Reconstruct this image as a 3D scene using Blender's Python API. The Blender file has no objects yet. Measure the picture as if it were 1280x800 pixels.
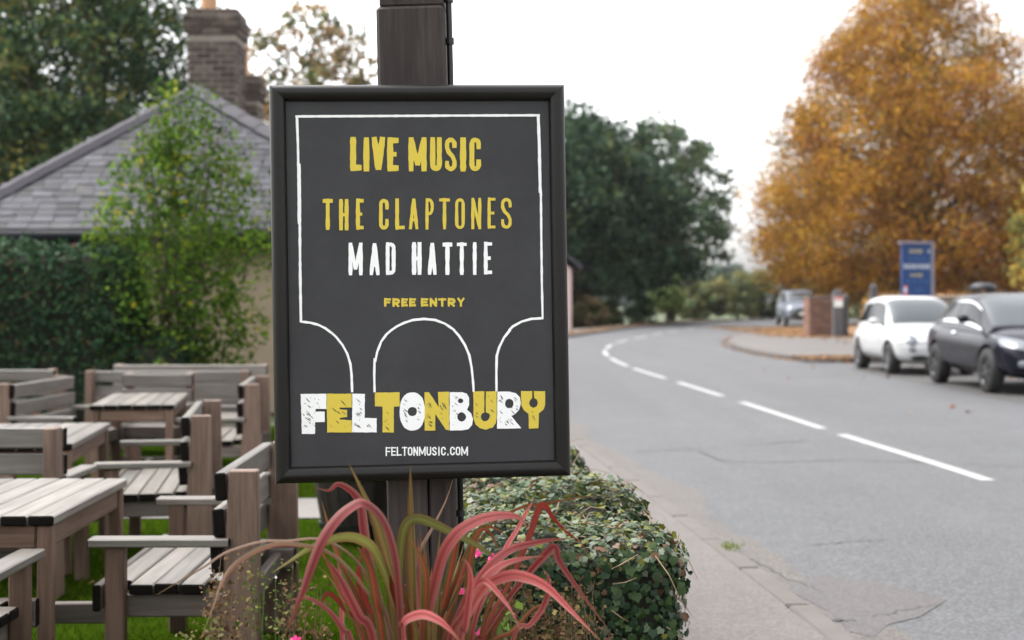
import bpy, bmesh, math, random
import numpy as np
from mathutils import Vector, Matrix, Euler, geometry

random.seed(7)
rng = np.random.default_rng(7)
scene = bpy.context.scene
COL = scene.collection
R = math.radians
PI = math.pi

# ------------------------------------------------------------------ camera, sky, sun, exposure
CAMZ = 1.42            # eye height above the road
GZ = -0.08             # garden level
F = 1280 * 50 / 36.0   # focal length in photograph pixels
HOR = 375.0            # row of the horizon in the photograph

cam_d = bpy.data.cameras.new('camera')
cam = bpy.data.objects.new('camera', cam_d)
COL.objects.link(cam)
cam.location = (0, 0, CAMZ)
cam.rotation_euler = (R(90), 0, 0)
cam_d.lens = 50
cam_d.sensor_width = 36
cam_d.shift_y = -25 / 1280
cam_d.clip_start = 0.05
cam_d.clip_end = 2000
cam_d.dof.use_dof = True
cam_d.dof.focus_distance = 3.85
cam_d.dof.aperture_fstop = 3.2
scene.camera = cam

SUN_EL, SUN_AZ = 60, -62      # azimuth measured from +Y (the view) towards +X
world = bpy.data.worlds.new('World')
scene.world = world
world.use_nodes = True
wn, wl = world.node_tree.nodes, world.node_tree.links
bg = wn['Background']
sky = wn.new('ShaderNodeTexSky')
sky.sky_type = 'NISHITA'
sky.sun_disc = False
sky.sun_elevation = R(SUN_EL)
sky.sun_rotation = R(SUN_AZ)
sky.air_density = 1.0
sky.dust_density = 4.0
sky.ozone_density = 1.0
hsv = wn.new('ShaderNodeHueSaturation')
hsv.inputs['Saturation'].default_value = 0.10
wl.new(sky.outputs[0], hsv.inputs['Color'])
wl.new(hsv.outputs[0], bg.inputs['Color'])
bg.inputs['Strength'].default_value = 0.15

sun_d = bpy.data.lights.new('sun', 'SUN')
sun_d.energy = 0.6
sun_d.angle = R(35)
sun_d.color = (1.0, 0.96, 0.9)
sun = bpy.data.objects.new('sun', sun_d)
COL.objects.link(sun)
_dir = Vector((math.sin(R(SUN_AZ)) * math.cos(R(SUN_EL)), math.cos(R(SUN_AZ)) * math.cos(R(SUN_EL)), math.sin(R(SUN_EL))))
sun.rotation_euler = _dir.to_track_quat('Z', 'Y').to_euler()
sun.location = (0, 0, 30)

scene.view_settings.view_transform = 'Standard'
scene.view_settings.look = 'None'
scene.view_settings.gamma = 1
scene.view_settings.exposure = 1.95
scene.cycles.max_bounces = 8
scene.cycles.transparent_max_bounces = 8


def P(px, py, Y):
    """world point at distance Y seen at a pixel of the photograph"""
    return Vector(((px - 640) / F * Y, Y, CAMZ - (py - HOR) / F * Y))


def G(px, py, z=0.0):
    """world point on the level z seen at a pixel of the photograph"""
    return P(px, py, F * (CAMZ - z) / (py - HOR))


# ------------------------------------------------------------------ helpers
def link(o, parent=None):
    COL.objects.link(o)
    if parent is not None:
        o.parent = parent
    return o


def tag(o, label=None, cat=None, group=None, kind=None):
    if label: o['label'] = label
    if cat: o['category'] = cat
    if group: o['group'] = group
    if kind: o['kind'] = kind
    return o


def empty(name, loc=(0, 0, 0), rz=0, rot=None):
    o = bpy.data.objects.new(name, None)
    o.empty_display_size = 0.1
    o.location = loc
    o.rotation_euler = rot if rot else (0, 0, rz)
    return link(o)


def obj(name, me, m=None, parent=None, loc=(0, 0, 0), rot=(0, 0, 0)):
    o = bpy.data.objects.new(name, me)
    if m is not None and len(me.materials) == 0:
        for k in (m if isinstance(m, (list, tuple)) else [m]):
            me.materials.append(k)
    o.location = loc
    o.rotation_euler = rot
    return link(o, parent)


class MB:
    """collects shapes and links them as one mesh object"""
    def __init__(self):
        self.v, self.f, self.mi, self.uv = [], [], [], []

    def add(self, vs, fs, mi=0):
        b = len(self.v)
        self.v += [tuple(x) for x in vs]
        self.f += [tuple(b + i for i in q) for q in fs]
        self.mi += [mi] * len(fs)
        return self

    def box(self, c, s, rot=None, mi=0):
        hx, hy, hz = s[0] / 2, s[1] / 2, s[2] / 2
        vs = [Vector((x * hx, y * hy, z * hz)) for z in (-1, 1) for y in (-1, 1) for x in (-1, 1)]
        if rot is not None:
            vs = [rot @ p for p in vs]
        c = Vector(c)
        return self.add([p + c for p in vs], [(0, 2, 3, 1), (4, 5, 7, 6), (0, 1, 5, 4), (2, 6, 7, 3), (0, 4, 6, 2), (1, 3, 7, 5)], mi)

    def tube(self, pts, rad, n=8, mi=0, cap=True):
        pts = [Vector(p) for p in pts]
        if not isinstance(rad, (list, tuple, np.ndarray)):
            rad = [rad] * len(pts)
        vs, fs = [], []
        up = Vector((0.13, 0.31, 0.94))
        for i, p in enumerate(pts):
            t = (pts[min(i + 1, len(pts) - 1)] - pts[max(i - 1, 0)]).normalized()
            a = t.cross(up)
            if a.length < 1e-3: a = t.cross(Vector((1, 0, 0)))
            a.normalize()
            b = t.cross(a)
            for k in range(n):
                th = 2 * PI * k / n
                vs.append(p + a * math.cos(th) * rad[i] + b * math.sin(th) * rad[i])
        for i in range(len(pts) - 1):
            for k in range(n):
                k2 = (k + 1) % n
                fs.append((i * n + k, (i + 1) * n + k, (i + 1) * n + k2, i * n + k2))
        if cap:
            fs.append(tuple(range(n)))
            fs.append(tuple((len(pts) - 1) * n + k for k in reversed(range(n))))
        return self.add(vs, fs, mi)

    def lathe(self, prof, n=24, c=(0, 0, 0), axis='z', mi=0):
        vs, fs = [], []
        for r, h in prof:
            for k in range(n):
                th = 2 * PI * k / n
                p = (r * math.cos(th), r * math.sin(th), h)
                if axis == 'y': p = (p[0], p[2], p[1])
                vs.append((p[0] + c[0], p[1] + c[1], p[2] + c[2]))
        for i in range(len(prof) - 1):
            for k in range(n):
                k2 = (k + 1) % n
                fs.append((i * n + k, i * n + k2, (i + 1) * n + k2, (i + 1) * n + k))
        return self.add(vs, fs, mi)

    def prism(self, poly, d0, d1, axis='y', mi=0):
        """polygon in the plane across an axis, extruded from d0 to d1"""
        def pt(a, b, d):
            return {'y': (a, d, b), 'z': (a, b, d), 'x': (d, a, b)}[axis]
        n = len(poly)
        vs = [pt(a, b, d0) for a, b in poly] + [pt(a, b, d1) for a, b in poly]
        fs = [tuple(range(n)), tuple(range(2 * n - 1, n - 1, -1))]
        fs += [(i, i + n, (i + 1) % n + n, (i + 1) % n) for i in range(n)]
        return self.add(vs, fs, mi)

    def grid(self, fn, nu, nv, mi=0):
        vs = [fn(i / nu, j / nv) for i in range(nu + 1) for j in range(nv + 1)]
        fs = [(i * (nv + 1) + j, (i + 1) * (nv + 1) + j, (i + 1) * (nv + 1) + j + 1, i * (nv + 1) + j + 1) for i in range(nu) for j in range(nv)]
        return self.add(vs, fs, mi)

    def mesh(self, name='mesh', smooth=False, fix=True, bevel=0, seg=1):
        me = bpy.data.meshes.new(name)
        me.from_pydata(self.v, [], self.f)
        me.polygons.foreach_set('material_index', self.mi)
        if fix or bevel:
            bm = bmesh.new(); bm.from_mesh(me)
            if fix: bmesh.ops.recalc_face_normals(bm, faces=bm.faces)
            if bevel: bmesh.ops.bevel(bm, geom=bm.edges[:], offset=bevel, segments=seg, profile=0.5, affect='EDGES')
            bm.to_mesh(me); bm.free()
        if smooth:
            me.polygons.foreach_set('use_smooth', [True] * len(me.polygons))
            if smooth is not True:
                me.set_sharp_from_angle(angle=R(smooth))
        me.update()
        return me

    def build(self, name, m, parent=None, loc=(0, 0, 0), rot=(0, 0, 0), **kw):
        return obj(name, self.mesh(name, **kw), m, parent, loc, rot)


def np_mesh(name, verts, faces, tint=None, smooth=False):
    verts = np.ascontiguousarray(verts, dtype=np.float32)
    faces = np.ascontiguousarray(faces, dtype=np.int32)
    me = bpy.data.meshes.new(name)
    nf, k = faces.shape
    me.vertices.add(len(verts)); me.vertices.foreach_set('co', verts.ravel())
    me.loops.add(nf * k); me.loops.foreach_set('vertex_index', faces.ravel())
    me.polygons.add(nf)
    me.polygons.foreach_set('loop_start', np.arange(nf, dtype=np.int32) * k)
    me.polygons.foreach_set('loop_total', np.full(nf, k, dtype=np.int32))
    if smooth: me.polygons.foreach_set('use_smooth', np.ones(nf, dtype=bool))
    me.update(calc_edges=True)
    if tint is not None:
        ca = me.color_attributes.new('tint', 'FLOAT_COLOR', 'POINT')
        c4 = np.ones((len(verts), 4), dtype=np.float32); c4[:, :3] = tint
        ca.data.foreach_set('color', c4.ravel())
    return me


# ------------------------------------------------------------------ materials
def new_mat(name):
    m = bpy.data.materials.new(name)
    m.use_nodes = True
    nt = m.node_tree
    return m, nt.nodes, nt.links, nt.nodes['Principled BSDF']


def ramp(n, stops):
    r = n.new('ShaderNodeValToRGB')
    el = r.color_ramp.elements
    while len(el) < len(stops): el.new(0.5)
    for e, (p, c) in zip(el, stops):
        e.position = p
        e.color = (*c, 1) if len(c) == 3 else c
    return r


def mix(n, l, fac, a, b, mode='MIX'):
    x = n.new('ShaderNodeMix'); x.data_type = 'RGBA'; x.blend_type = mode
    for s, v in ((x.inputs[0], fac), (x.inputs[6], a), (x.inputs[7], b)):
        if hasattr(v, 'is_output'): l.new(v, s)
        elif isinstance(v, (int, float)): s.default_value = v
        else: s.default_value = (*v, 1)
    return x.outputs[2]


def mapr(n, l, v, a, b, c=0.0, d=1.0):
    x = n.new('ShaderNodeMapRange')
    l.new(v, x.inputs[0])
    x.inputs[1].default_value, x.inputs[2].default_value, x.inputs[3].default_value, x.inputs[4].default_value = a, b, c, d
    return x.outputs[0]


def noise(n, l, vec, scale, detail=4, rough=0.55, dist=0.0):
    x = n.new('ShaderNodeTexNoise')
    x.inputs['Scale'].default_value = scale; x.inputs['Detail'].default_value = detail
    x.inputs['Roughness'].default_value = rough; x.inputs['Distortion'].default_value = dist
    if vec is not None: l.new(vec, x.inputs['Vector'])
    return x.outputs['Fac']


def bump(n, l, h, strength, dist, bs):
    b = n.new('ShaderNodeBump')
    b.inputs['Strength'].default_value = strength; b.inputs['Distance'].default_value = dist
    l.new(h, b.inputs['Height']); l.new(b.outputs[0], bs.inputs['Normal'])
    return b


def coords(n, l, scale=(1, 1, 1), rand=True, which='Object'):
    tc = n.new('ShaderNodeTexCoord')
    v = tc.outputs[which]
    if rand:
        oi = n.new('ShaderNodeObjectInfo')
        a = n.new('ShaderNodeVectorMath'); a.operation = 'MULTIPLY_ADD'
        cx = n.new('ShaderNodeCombineXYZ')
        for i in range(3): l.new(oi.outputs['Random'], cx.inputs[i])
        l.new(cx.outputs[0], a.inputs[0]); a.inputs[1].default_value = (37.3, 51.7, 23.9)
        l.new(v, a.inputs[2]); v = a.outputs[0]
    mp = n.new('ShaderNodeMapping'); mp.inputs['Scale'].default_value = scale
    l.new(v, mp.inputs['Vector'])
    return mp.outputs[0]


def simple(name, col, rough=0.6, metal=0.0, var=0.2, scale=6.0, bmp=0.0, bscale=60.0, bdist=0.005, coat=0.0, spec=0.4, orand=0.0):
    m, n, l, bs = new_mat(name)
    v = coords(n, l)
    c = mix(n, l, noise(n, l, v, scale), [x * (1 - var) for x in col], [min(1, x * (1 + var)) for x in col])
    if orand:
        oi = n.new('ShaderNodeObjectInfo'); sv = n.new('ShaderNodeVectorMath'); sv.operation = 'SCALE'
        l.new(c, sv.inputs[0]); l.new(mapr(n, l, oi.outputs['Random'], 0, 1, 1 - orand, 1 + orand), sv.inputs['Scale']); c = sv.outputs[0]
    l.new(c, bs.inputs['Base Color'])
    bs.inputs['Roughness'].default_value = rough; bs.inputs['Metallic'].default_value = metal
    bs.inputs['Coat Weight'].default_value = coat; bs.inputs['Coat Roughness'].default_value = 0.05
    bs.inputs['Specular IOR Level'].default_value = spec
    if bmp: bump(n, l, noise(n, l, v, bscale, 5), bmp, bdist, bs)
    return m


def wood(name, dark, light, rough=0.6, spec=0.4, grain=1.0):
    """boards run along their own local X"""
    m, n, l, bs = new_mat(name)
    v = coords(n, l, (1.2, 22, 22))
    g = noise(n, l, v, 2.2, 8, 0.65, 0.6)
    v2 = coords(n, l, (0.8, 3, 3))
    big = noise(n, l, v2, 2.0, 3)
    r = ramp(n, [(0.25, dark), (0.5, [(a + b) / 2 for a, b in zip(dark, light)]), (0.72, light)])
    l.new(g, r.inputs[0])
    oi = n.new('ShaderNodeObjectInfo')
    f = mapr(n, l, oi.outputs['Random'], 0, 1, 0.68, 1.2)
    c = mix(n, l, 1.0, r.outputs[0], [1, 1, 1], 'MULTIPLY')
    c = mix(n, l, mapr(n, l, big, 0.35, 0.75, 0.0, 0.5), r.outputs[0], [x * 0.6 for x in dark])
    mu = n.new('ShaderNodeVectorMath'); mu.operation = 'SCALE'
    l.new(c, mu.inputs[0]); l.new(f, mu.inputs['Scale'])
    l.new(mu.outputs[0], bs.inputs['Base Color'])
    bs.inputs['Roughness'].default_value = rough
    bs.inputs['Specular IOR Level'].default_value = spec
    bump(n, l, g, 0.35 * grain, 0.004, bs)
    return m


def leaf_mat(name, rough=0.5, transl=0.35, spec=0.35, attr=True, col=(0.1, 0.2, 0.05)):
    m, n, l, bs = new_mat(name)
    if attr:
        a = n.new('ShaderNodeAttribute'); a.attribute_name = 'tint'
        c = a.outputs['Color']
    else:
        oi = n.new('ShaderNodeObjectInfo')
        c = mix(n, l, oi.outputs['Random'], [x * 0.75 for x in col], [x * 1.25 for x in col])
    l.new(c, bs.inputs['Base Color'])
    bs.inputs['Roughness'].default_value = rough
    bs.inputs['Specular IOR Level'].default_value = spec
    tr = n.new('ShaderNodeBsdfTranslucent')
    l.new(c, tr.inputs['Color'])
    mx = n.new('ShaderNodeMixShader'); mx.inputs[0].default_value = transl
    l.new(bs.outputs[0], mx.inputs[1]); l.new(tr.outputs[0], mx.inputs[2])
    l.new(mx.outputs[0], n['Material Output'].inputs['Surface'])
    return m


WOOD_TOP = wood('weathered wood', (0.098, 0.084, 0.072), (0.238, 0.216, 0.192), 0.42, 0.5)
WOOD_SIDE = wood('brown wood', (0.085, 0.05, 0.034), (0.235, 0.156, 0.117), 0.6, 0.2)
WOOD_GREY = wood('grey brown wood', (0.10, 0.08, 0.07), (0.26, 0.215, 0.19), 0.55, 0.3)
END = simple('dark end grain', (0.009, 0.0075, 0.0065), 0.95, var=0.4, scale=40, spec=0.05)
POST = wood('dark post timber', (0.026, 0.020, 0.019), (0.078, 0.062, 0.058), 0.65, 0.2, 1.6)
BLACKMETAL = simple('black metal', (0.012, 0.012, 0.014), 0.35, 0.0, 0.2)
GREYWOOD = wood('grey fence wood', (0.055, 0.05, 0.052), (0.13, 0.12, 0.125), 0.7, 0.3)

# ------------------------------------------------------------------ ground, road, pavements
def sheet(name, poly, z, m, thick=0.0, kind='structure', zfn=None):
    tess = geometry.tessellate_polygon([[Vector((x, y, 0)) for x, y in poly]])
    top = [(x, y, (zfn(y) if zfn else z)) for x, y in poly]
    mb = MB(); mb.add(top, tess)
    if thick:
        n = len(poly)
        low = [(x, y, zz - thick) for x, y, zz in top]
        mb.add(top + low, [(i, (i + 1) % n, (i + 1) % n + n, i + n) for i in range(n)])
    o = mb.build(name, m, fix=False)
    for p in o.data.polygons:
        pass
    bm = bmesh.new(); bm.from_mesh(o.data)
    for f in bm.faces:
        if abs(f.normal.z) > 0.5 and f.normal.z < 0: f.normal_flip()
    bm.to_mesh(o.data); bm.free()
    if kind: o['kind'] = kind
    return o


def interp_line(pts, step):
    """Catmull-Rom through points, resampled"""
    pts = [Vector((p[0], p[1], 0)) for p in pts]
    out = []
    for i in range(len(pts) - 1):
        p0, p1, p2, p3 = pts[max(i - 1, 0)], pts[i], pts[i + 1], pts[min(i + 2, len(pts) - 1)]
        n = max(1, int((p2 - p1).length / step))
        for k in range(n):
            t = k / n
            out.append(0.5 * ((2 * p1) + (p2 - p0) * t + (2 * p0 - 5 * p1 + 4 * p2 - p3) * t * t + (3 * p1 - p0 - 3 * p2 + p3) * t ** 3))
    out.append(pts[-1])
    return out


def asphalt(name, a, b, grain=1.0, crazing=0.4):
    m, n, l, bs = new_mat(name)
    v = coords(n, l, rand=False)
    big = noise(n, l, v, 0.35, 4)
    mid = noise(n, l, v, 2.2, 6, 0.65)
    along = noise(n, l, coords(n, l, (1.3, 0.07, 1), rand=False), 1.0, 4)
    fine = noise(n, l, v, 62, 4, 0.75)
    cv = n.new('ShaderNodeTexVoronoi'); cv.inputs['Scale'].default_value = 80; l.new(v, cv.inputs['Vector'])
    sp_c = n.new('ShaderNodeSeparateColor'); l.new(cv.outputs['Color'], sp_c.inputs[0])
    stone = sp_c.outputs[0]
    c = mix(n, l, mapr(n, l, big, 0.3, 0.7), a, b)
    c = mix(n, l, mapr(n, l, along, 0.42, 0.68, 0, 0.55), c, [x * 0.76 for x in a])
    c = mix(n, l, mapr(n, l, mid, 0.45, 0.7, 0, 0.5), c, [x * 0.72 for x in a])
    c = mix(n, l, mapr(n, l, stone, 0.45, 1.0, 0.0, 0.55 * grain), c, [x * 1.7 for x in b])
    c = mix(n, l, mapr(n, l, stone, 0.40, 0.0, 0.0, 0.6 * grain), c, [x * 0.45 for x in a])
    c = mix(n, l, mapr(n, l, fine, 0.50, 0.34, 0.0, 0.5 * grain), c, [x * 0.45 for x in a])
    # fine crazing of the old surface
    nz = n.new('ShaderNodeTexNoise'); nz.inputs['Scale'].default_value = 1.3; nz.inputs['Detail'].default_value = 8; nz.inputs['Roughness'].default_value = 0.7
    l.new(v, nz.inputs['Vector'])
    ad = n.new('ShaderNodeVectorMath'); ad.operation = 'MULTIPLY_ADD'
    l.new(nz.outputs['Color'], ad.inputs[0]); ad.inputs[1].default_value = (1.3, 1.3, 1.3); l.new(v, ad.inputs[2])
    vo = n.new('ShaderNodeTexVoronoi'); vo.feature = 'DISTANCE_TO_EDGE'; vo.inputs['Scale'].default_value = 0.42
    l.new(ad.outputs[0], vo.inputs['Vector'])
    crack = mapr(n, l, vo.outputs['Distance'], 0.0, 0.007, crazing, 0.0)
    mk = mapr(n, l, noise(n, l, v, 0.8, 3), 0.50, 0.62, 0, 1)
    mm = n.new('ShaderNodeMath'); mm.operation = 'MULTIPLY'; l.new(crack, mm.inputs[0]); l.new(mk, mm.inputs[1])
    c = mix(n, l, mm.outputs[0], c, (0.06, 0.055, 0.052))
    l.new(c, bs.inputs['Base Color'])
    bs.inputs['Roughness'].default_value = 0.66
    bs.inputs['Specular IOR Level'].default_value = 0.35
    bump(n, l, fine, 0.6, 0.01, bs)
    return m


ASPHALT = asphalt('road asphalt', (0.060, 0.0605, 0.064), (0.084, 0.0845, 0.089))
ASPHALT_DK = asphalt('coarse bay asphalt', (0.046, 0.044, 0.043), (0.070, 0.066, 0.063))
PAVE = asphalt('pavement tarmac', (0.096, 0.084, 0.078), (0.122, 0.108, 0.101), 0.6, 0.15)
PATCH = asphalt('patch tarmac', (0.067, 0.061, 0.060), (0.085, 0.077, 0.075), 0.6)
MARGIN = asphalt('dusty road edge', (0.076, 0.067, 0.062), (0.096, 0.086, 0.079), 0.8)
KERB = simple('kerb concrete', (0.098, 0.086, 0.079), 0.85, var=0.25, scale=5, bmp=0.4, bscale=50)
CONC = simple('path concrete', (0.15, 0.136, 0.125), 0.85, var=0.15, scale=3, bmp=0.3, bscale=60)
SOIL = simple('soil', (0.07, 0.05, 0.035), 0.95, var=0.4, scale=6, bmp=0.8, bscale=30, bdist=0.02)
LAWN = simple('lawn ground', (0.018, 0.035, 0.002), 1.0, spec=0.0, var=0.35, scale=3, bmp=0.5, bscale=80)
FIELD = simple('rough grass ground', (0.06, 0.075, 0.03), 0.95, var=0.4, scale=0.6)
VERGE = simple('leafy verge', (0.17, 0.095, 0.04), 0.95, var=0.5, scale=2.5, bmp=0.6, bscale=20, bdist=0.03)

o = sheet('ground', [(-500, -60), (500, -60), (500, 900), (-500, 900)], -0.105, FIELD)

LEFT = [(2.15, -6), (1.62, 2.5), (1.43, 5.94), (1.25, 8.22), (0.95, 11.7), (0.64, 15), (0.25, 20), (-0.05, 25), (-0.25, 30), (-0.2, 36),
        (0.1, 42), (0.9, 48), (2.17, 53.7), (4.0, 62), (6.3, 72), (10.8, 87), (14.5, 94), (20, 99), (30, 103), (60, 106), (120, 108)]
RIGHT = [(9.6, -6), (9.6, 31.0), (9.0, 31.9), (7.6, 32.2), (6.75, 33.4), (6.4, 36.5), (6.5, 41.4), (7.0, 46), (7.75, 50.5), (9.2, 57), (12.2, 69), (15.3, 80), (20, 87.5), (28, 92), (60, 97), (120, 99)]
Lp = [(p.x, p.y) for p in interp_line(LEFT, 1.5)]
Rp = [(p.x, p.y) for p in interp_line(RIGHT[1:], 1.0)]
road = sheet('road', Lp + Rp[::-1] + [(9.6, -6)], 0.0, ASPHALT, 0.09)


def kz(y):
    t = min(max((y - 14) / 12, 0), 1)
    return 0.012 + 0.08 * t * t * (3 - 2 * t)


def offset_line(pts, d):
    out = []
    for i, p in enumerate(pts):
        a, b = pts[max(i - 1, 0)], pts[min(i + 1, len(pts) - 1)]
        t = Vector((b[0] - a[0], b[1] - a[1])).normalized()
        out.append((p[0] - t.y * d, p[1] + t.x * d))
    return out


Lk = offset_line(Lp, 0.125)
Lin = offset_line(Lp, 1.75)
sheet('pavement', Lk + Lin[::-1], 0, PAVE, 0.12, zfn=kz)
sheet('parking_bay', [(6.85, -6), (9.59, -6), (9.59, 30.9), (9.0, 31.6), (8.0, 31.6), (7.0, 29.5)], 0.005, ASPHALT_DK)
inner = [(16, -6), (16, 38), (14, 47), (13, 51.4), (10.5, 52.6), (9.9, 58), (12.8, 69), (18, 78.5), (30, 88), (60, 93), (120, 95)]
Rk = offset_line(Rp, -0.125)
PAVE2 = asphalt('far pavement tarmac', (0.082, 0.074, 0.070), (0.108, 0.098, 0.092))
sheet('pavement', [(9.725, -6)] + Rk + inner[::-1], 0.10, PAVE2, 0.15)
sheet('verge', inner + [(120, -6)], 0.085, VERGE, 0.12)

# kerb stones along both road edges
kerb_me = MB().box((0.45, 0, -0.07), (0.885, 0.12, 0.14)).mesh('kerb_stone', bevel=0.012)


def kerb(line, zf, side, y0, y1):
    root = empty('kerb'); root['kind'] = 'structure'
    d = 0.0; pts = [Vector((x, y, 0)) for x, y in offset_line(line, 0.0625 * side)]
    carry = 0.0
    for a, b in zip(pts, pts[1:]):
        seg = (b - a).length
        while carry < seg:
            p = a.lerp(b, carry / seg)
            if y0 < p.y < y1:
                t = b - a
                o = obj('kerb_stone', kerb_me, KERB, root, (p.x, p.y, zf(p.y) + 0.004 + random.uniform(-0.002, 0.003)), (0, 0, math.atan2(t.y, t.x) + random.uniform(-0.006, 0.006)))
            carry += 0.9
        carry -= seg
    return root


kerb(Lp, kz, 1, 2.0, 96)
kerb([(9.6, -6)] + Rp, lambda y: 0.10, -1, 2.0, 90)

# worn white centre line
m, n, l, bs = new_mat('road paint')
v = coords(n, l, rand=True)
c = mix(n, l, mapr(n, l, noise(n, l, v, 55, 5, 0.7), 0.40, 0.66, 0, 0.65), (0.34, 0.34, 0.335), (0.12, 0.12, 0.12))
l.new(c, bs.inputs['Base Color']); bs.inputs['Roughness'].default_value = 0.6
PAINT = m
CENTRE = [(4.05, 4), (3.74, 11.17), (3.47, 15), (3.17, 20), (2.83, 25), (2.5, 30), (2.42, 35), (2.62, 40), (3.45, 47), (5.0, 54.5), (7.2, 64), (10.6, 76), (14.5, 86), (19, 92), (26, 96)]
cl = interp_line(CENTRE, 0.25)
acc = [0.0]
for a, b in zip(cl, cl[1:]): acc.append(acc[-1] + (b - a).length)


def at_len(s):
    i = min(max(np.searchsorted(acc, s) - 1, 0), len(cl) - 2)
    t = (s - acc[i]) / max(acc[i + 1] - acc[i], 1e-6)
    return cl[i].lerp(cl[i + 1], t), (cl[i + 1] - cl[i]).normalized()


s_of = lambda y: acc[min(range(len(cl)), key=lambda i: abs(cl[i].y - y))]
starts = [(6.2, 10.0), (11.17, 14.9), (15.7, 19.7), (20.9, 24.6), (25.8, 29.6), (30.5, 34.8), (36, 40.1)]
spans = [(s_of(a), s_of(b)) for a, b in starts]
s = spans[-1][1] + 1.6
while s < acc[-1] - 5:
    spans.append((s, s + 3.6)); s += 5.4
for s0, s1 in spans:
    mb = MB()
    k = 8
    vs = []
    for i in range(k + 1):
        p, t = at_len(s0 + (s1 - s0) * i / k)
        nrm = Vector((-t.y, t.x, 0))
        vs += [p + nrm * 0.06, p - nrm * 0.06]
    vs = [(q.x, q.y, 0.0045) for q in vs]
    mb.add(vs, [(2 * i, 2 * i + 1, 2 * i + 3, 2 * i + 2) for i in range(k)])
    o = mb.build('lane_marking', PAINT, road, fix=False)

# tar-filled cracks and the smoother patch in the near lane
TAR = simple('crack tar', (0.046, 0.045, 0.046), 0.8, var=0.3)


def crack(pxs, w=0.012):
    pts = [G(x, y) for x, y in pxs]
    fine = []
    for a, b in zip(pts, pts[1:]):
        for k in range(8):
            q = a.lerp(b, k / 8)
            fine.append(q + Vector((random.uniform(-1, 1) * 0.02, random.uniform(-1, 1) * 0.03, 0)))
    fine.append(pts[-1])
    vs = []
    for i, p in enumerate(fine):
        t = (fine[min(i + 1, len(fine) - 1)] - fine[max(i - 1, 0)]).normalized()
        nrm = Vector((-t.y, t.x, 0)) * w * random.uniform(0.4, 1.0)
        vs += [(p.x + nrm.x, p.y + nrm.y, 0.004), (p.x - nrm.x, p.y - nrm.y, 0.004)]
    MB().add(vs, [(2 * i, 2 * i + 1, 2 * i + 3, 2 * i + 2) for i in range(len(fine) - 1)]).build('crack', TAR, road, fix=False)


crack([(795, 565), (850, 562), (872, 561), (884, 569), (903, 577), (960, 578), (1060, 575), (1160, 579), (1280, 583)], 0.014)
crack([(930, 558), (975, 554), (1010, 551)], 0.012)
crack([(1000, 683), (1060, 677), (1110, 675)], 0.007)
crack([(1090, 771), (1130, 764), (1172, 756)], 0.008)
crack([(940, 700), (985, 724), (1030, 741)], 0.006)
crack([(1040, 776), (1070, 777)], 0.014)


def ragged(name, line, w0, w1, y0, y1, z, m):
    seg = [p for p in line if y0 < p[1] < y1]
    seg = [(p.x, p.y) for p in interp_line(seg, 0.12)]
    outer = offset_line(seg, -0.0)
    inn = []
    for i, p in enumerate(offset_line(seg, 0.0)):
        w = w0 + (w1 - w0) * (0.5 + 0.5 * math.sin(i * 0.21) * math.cos(i * 0.083 + 1)) + random.uniform(-0.03, 0.03)
        a_, b_ = seg[max(i - 1, 0)], seg[min(i + 1, len(seg) - 1)]
        t = Vector((b_[0] - a_[0], b_[1] - a_[1])).normalized()
        inn.append((p[0] + t.y * w, p[1] - t.x * w))
    return sheet(name, outer + inn[::-1], z, m)


ragged('road_margin', Lp, 0.10, 0.34, 2, 34, 0.0015, MARGIN)
pp = [G(x, y) for x, y in ((985, 728), (1040, 722), (1095, 726), (1140, 738), (1180, 752), (1150, 770), (1120, 782), (1090, 796), (1060, 790), (1030, 766), (1000, 745))]
sheet('asphalt_patch', [(p.x + random.uniform(-.03, .03), p.y + random.uniform(-.05, .05)) for p in pp], 0.003, PATCH)

# garden lawn and path
sheet('lawn', [(-14, 2.0), (0.2, 2.0), (-0.5, 9.5), (-0.7, 17), (-14, 17)], GZ - 0.004, LAWN)
sheet('garden_path', [(-14, 9.62), (-0.45, 9.78), (-0.55, 10.75), (-14, 10.55)], GZ + 0.004, CONC)
GRASS = leaf_mat('grass blades', 1.0, 0.35, 0.0)
N = 90000
gx = rng.uniform(-4.6, -0.15, N); gy = 2.6 + 9.8 * rng.random(N) ** 1.15
keep = ~((gy > 9.6) & (gy < 10.8)) & (gx > -gy * 0.37) & ((gx + 0.25 + (gy - 4) * 0.09) < 0.05)
gx, gy = gx[keep], gy[keep]; N = len(gx)
th = rng.uniform(0, 2 * PI, N); hgt = rng.uniform(0.018, 0.05, N); w = rng.uniform(0.002, 0.004, N)
lean = rng.normal(0, 0.022, (N, 2))
base = np.stack([gx, gy, np.full(N, GZ - 0.003)], 1)
d = np.stack([np.cos(th), np.sin(th), np.zeros(N)], 1) * w[:, None]
tip = base + np.concatenate([lean, hgt[:, None]], 1)
vv = np.stack([base - d, base + d, tip], 1).reshape(-1, 3)
pal = np.array([(0.043, 0.080, 0.004), (0.065, 0.115, 0.006), (0.027, 0.057, 0.003), (0.112, 0.119, 0.022)])
tint = pal[rng.choice(4, N, p=[.4, .3, .22, .08])]
tag(obj('grass', np_mesh('grass', vv, np.arange(3 * N).reshape(-1, 3), np.repeat(tint, 3, 0)), GRASS), 'short bright green grass of the pub garden', 'grass', kind='stuff')


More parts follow.
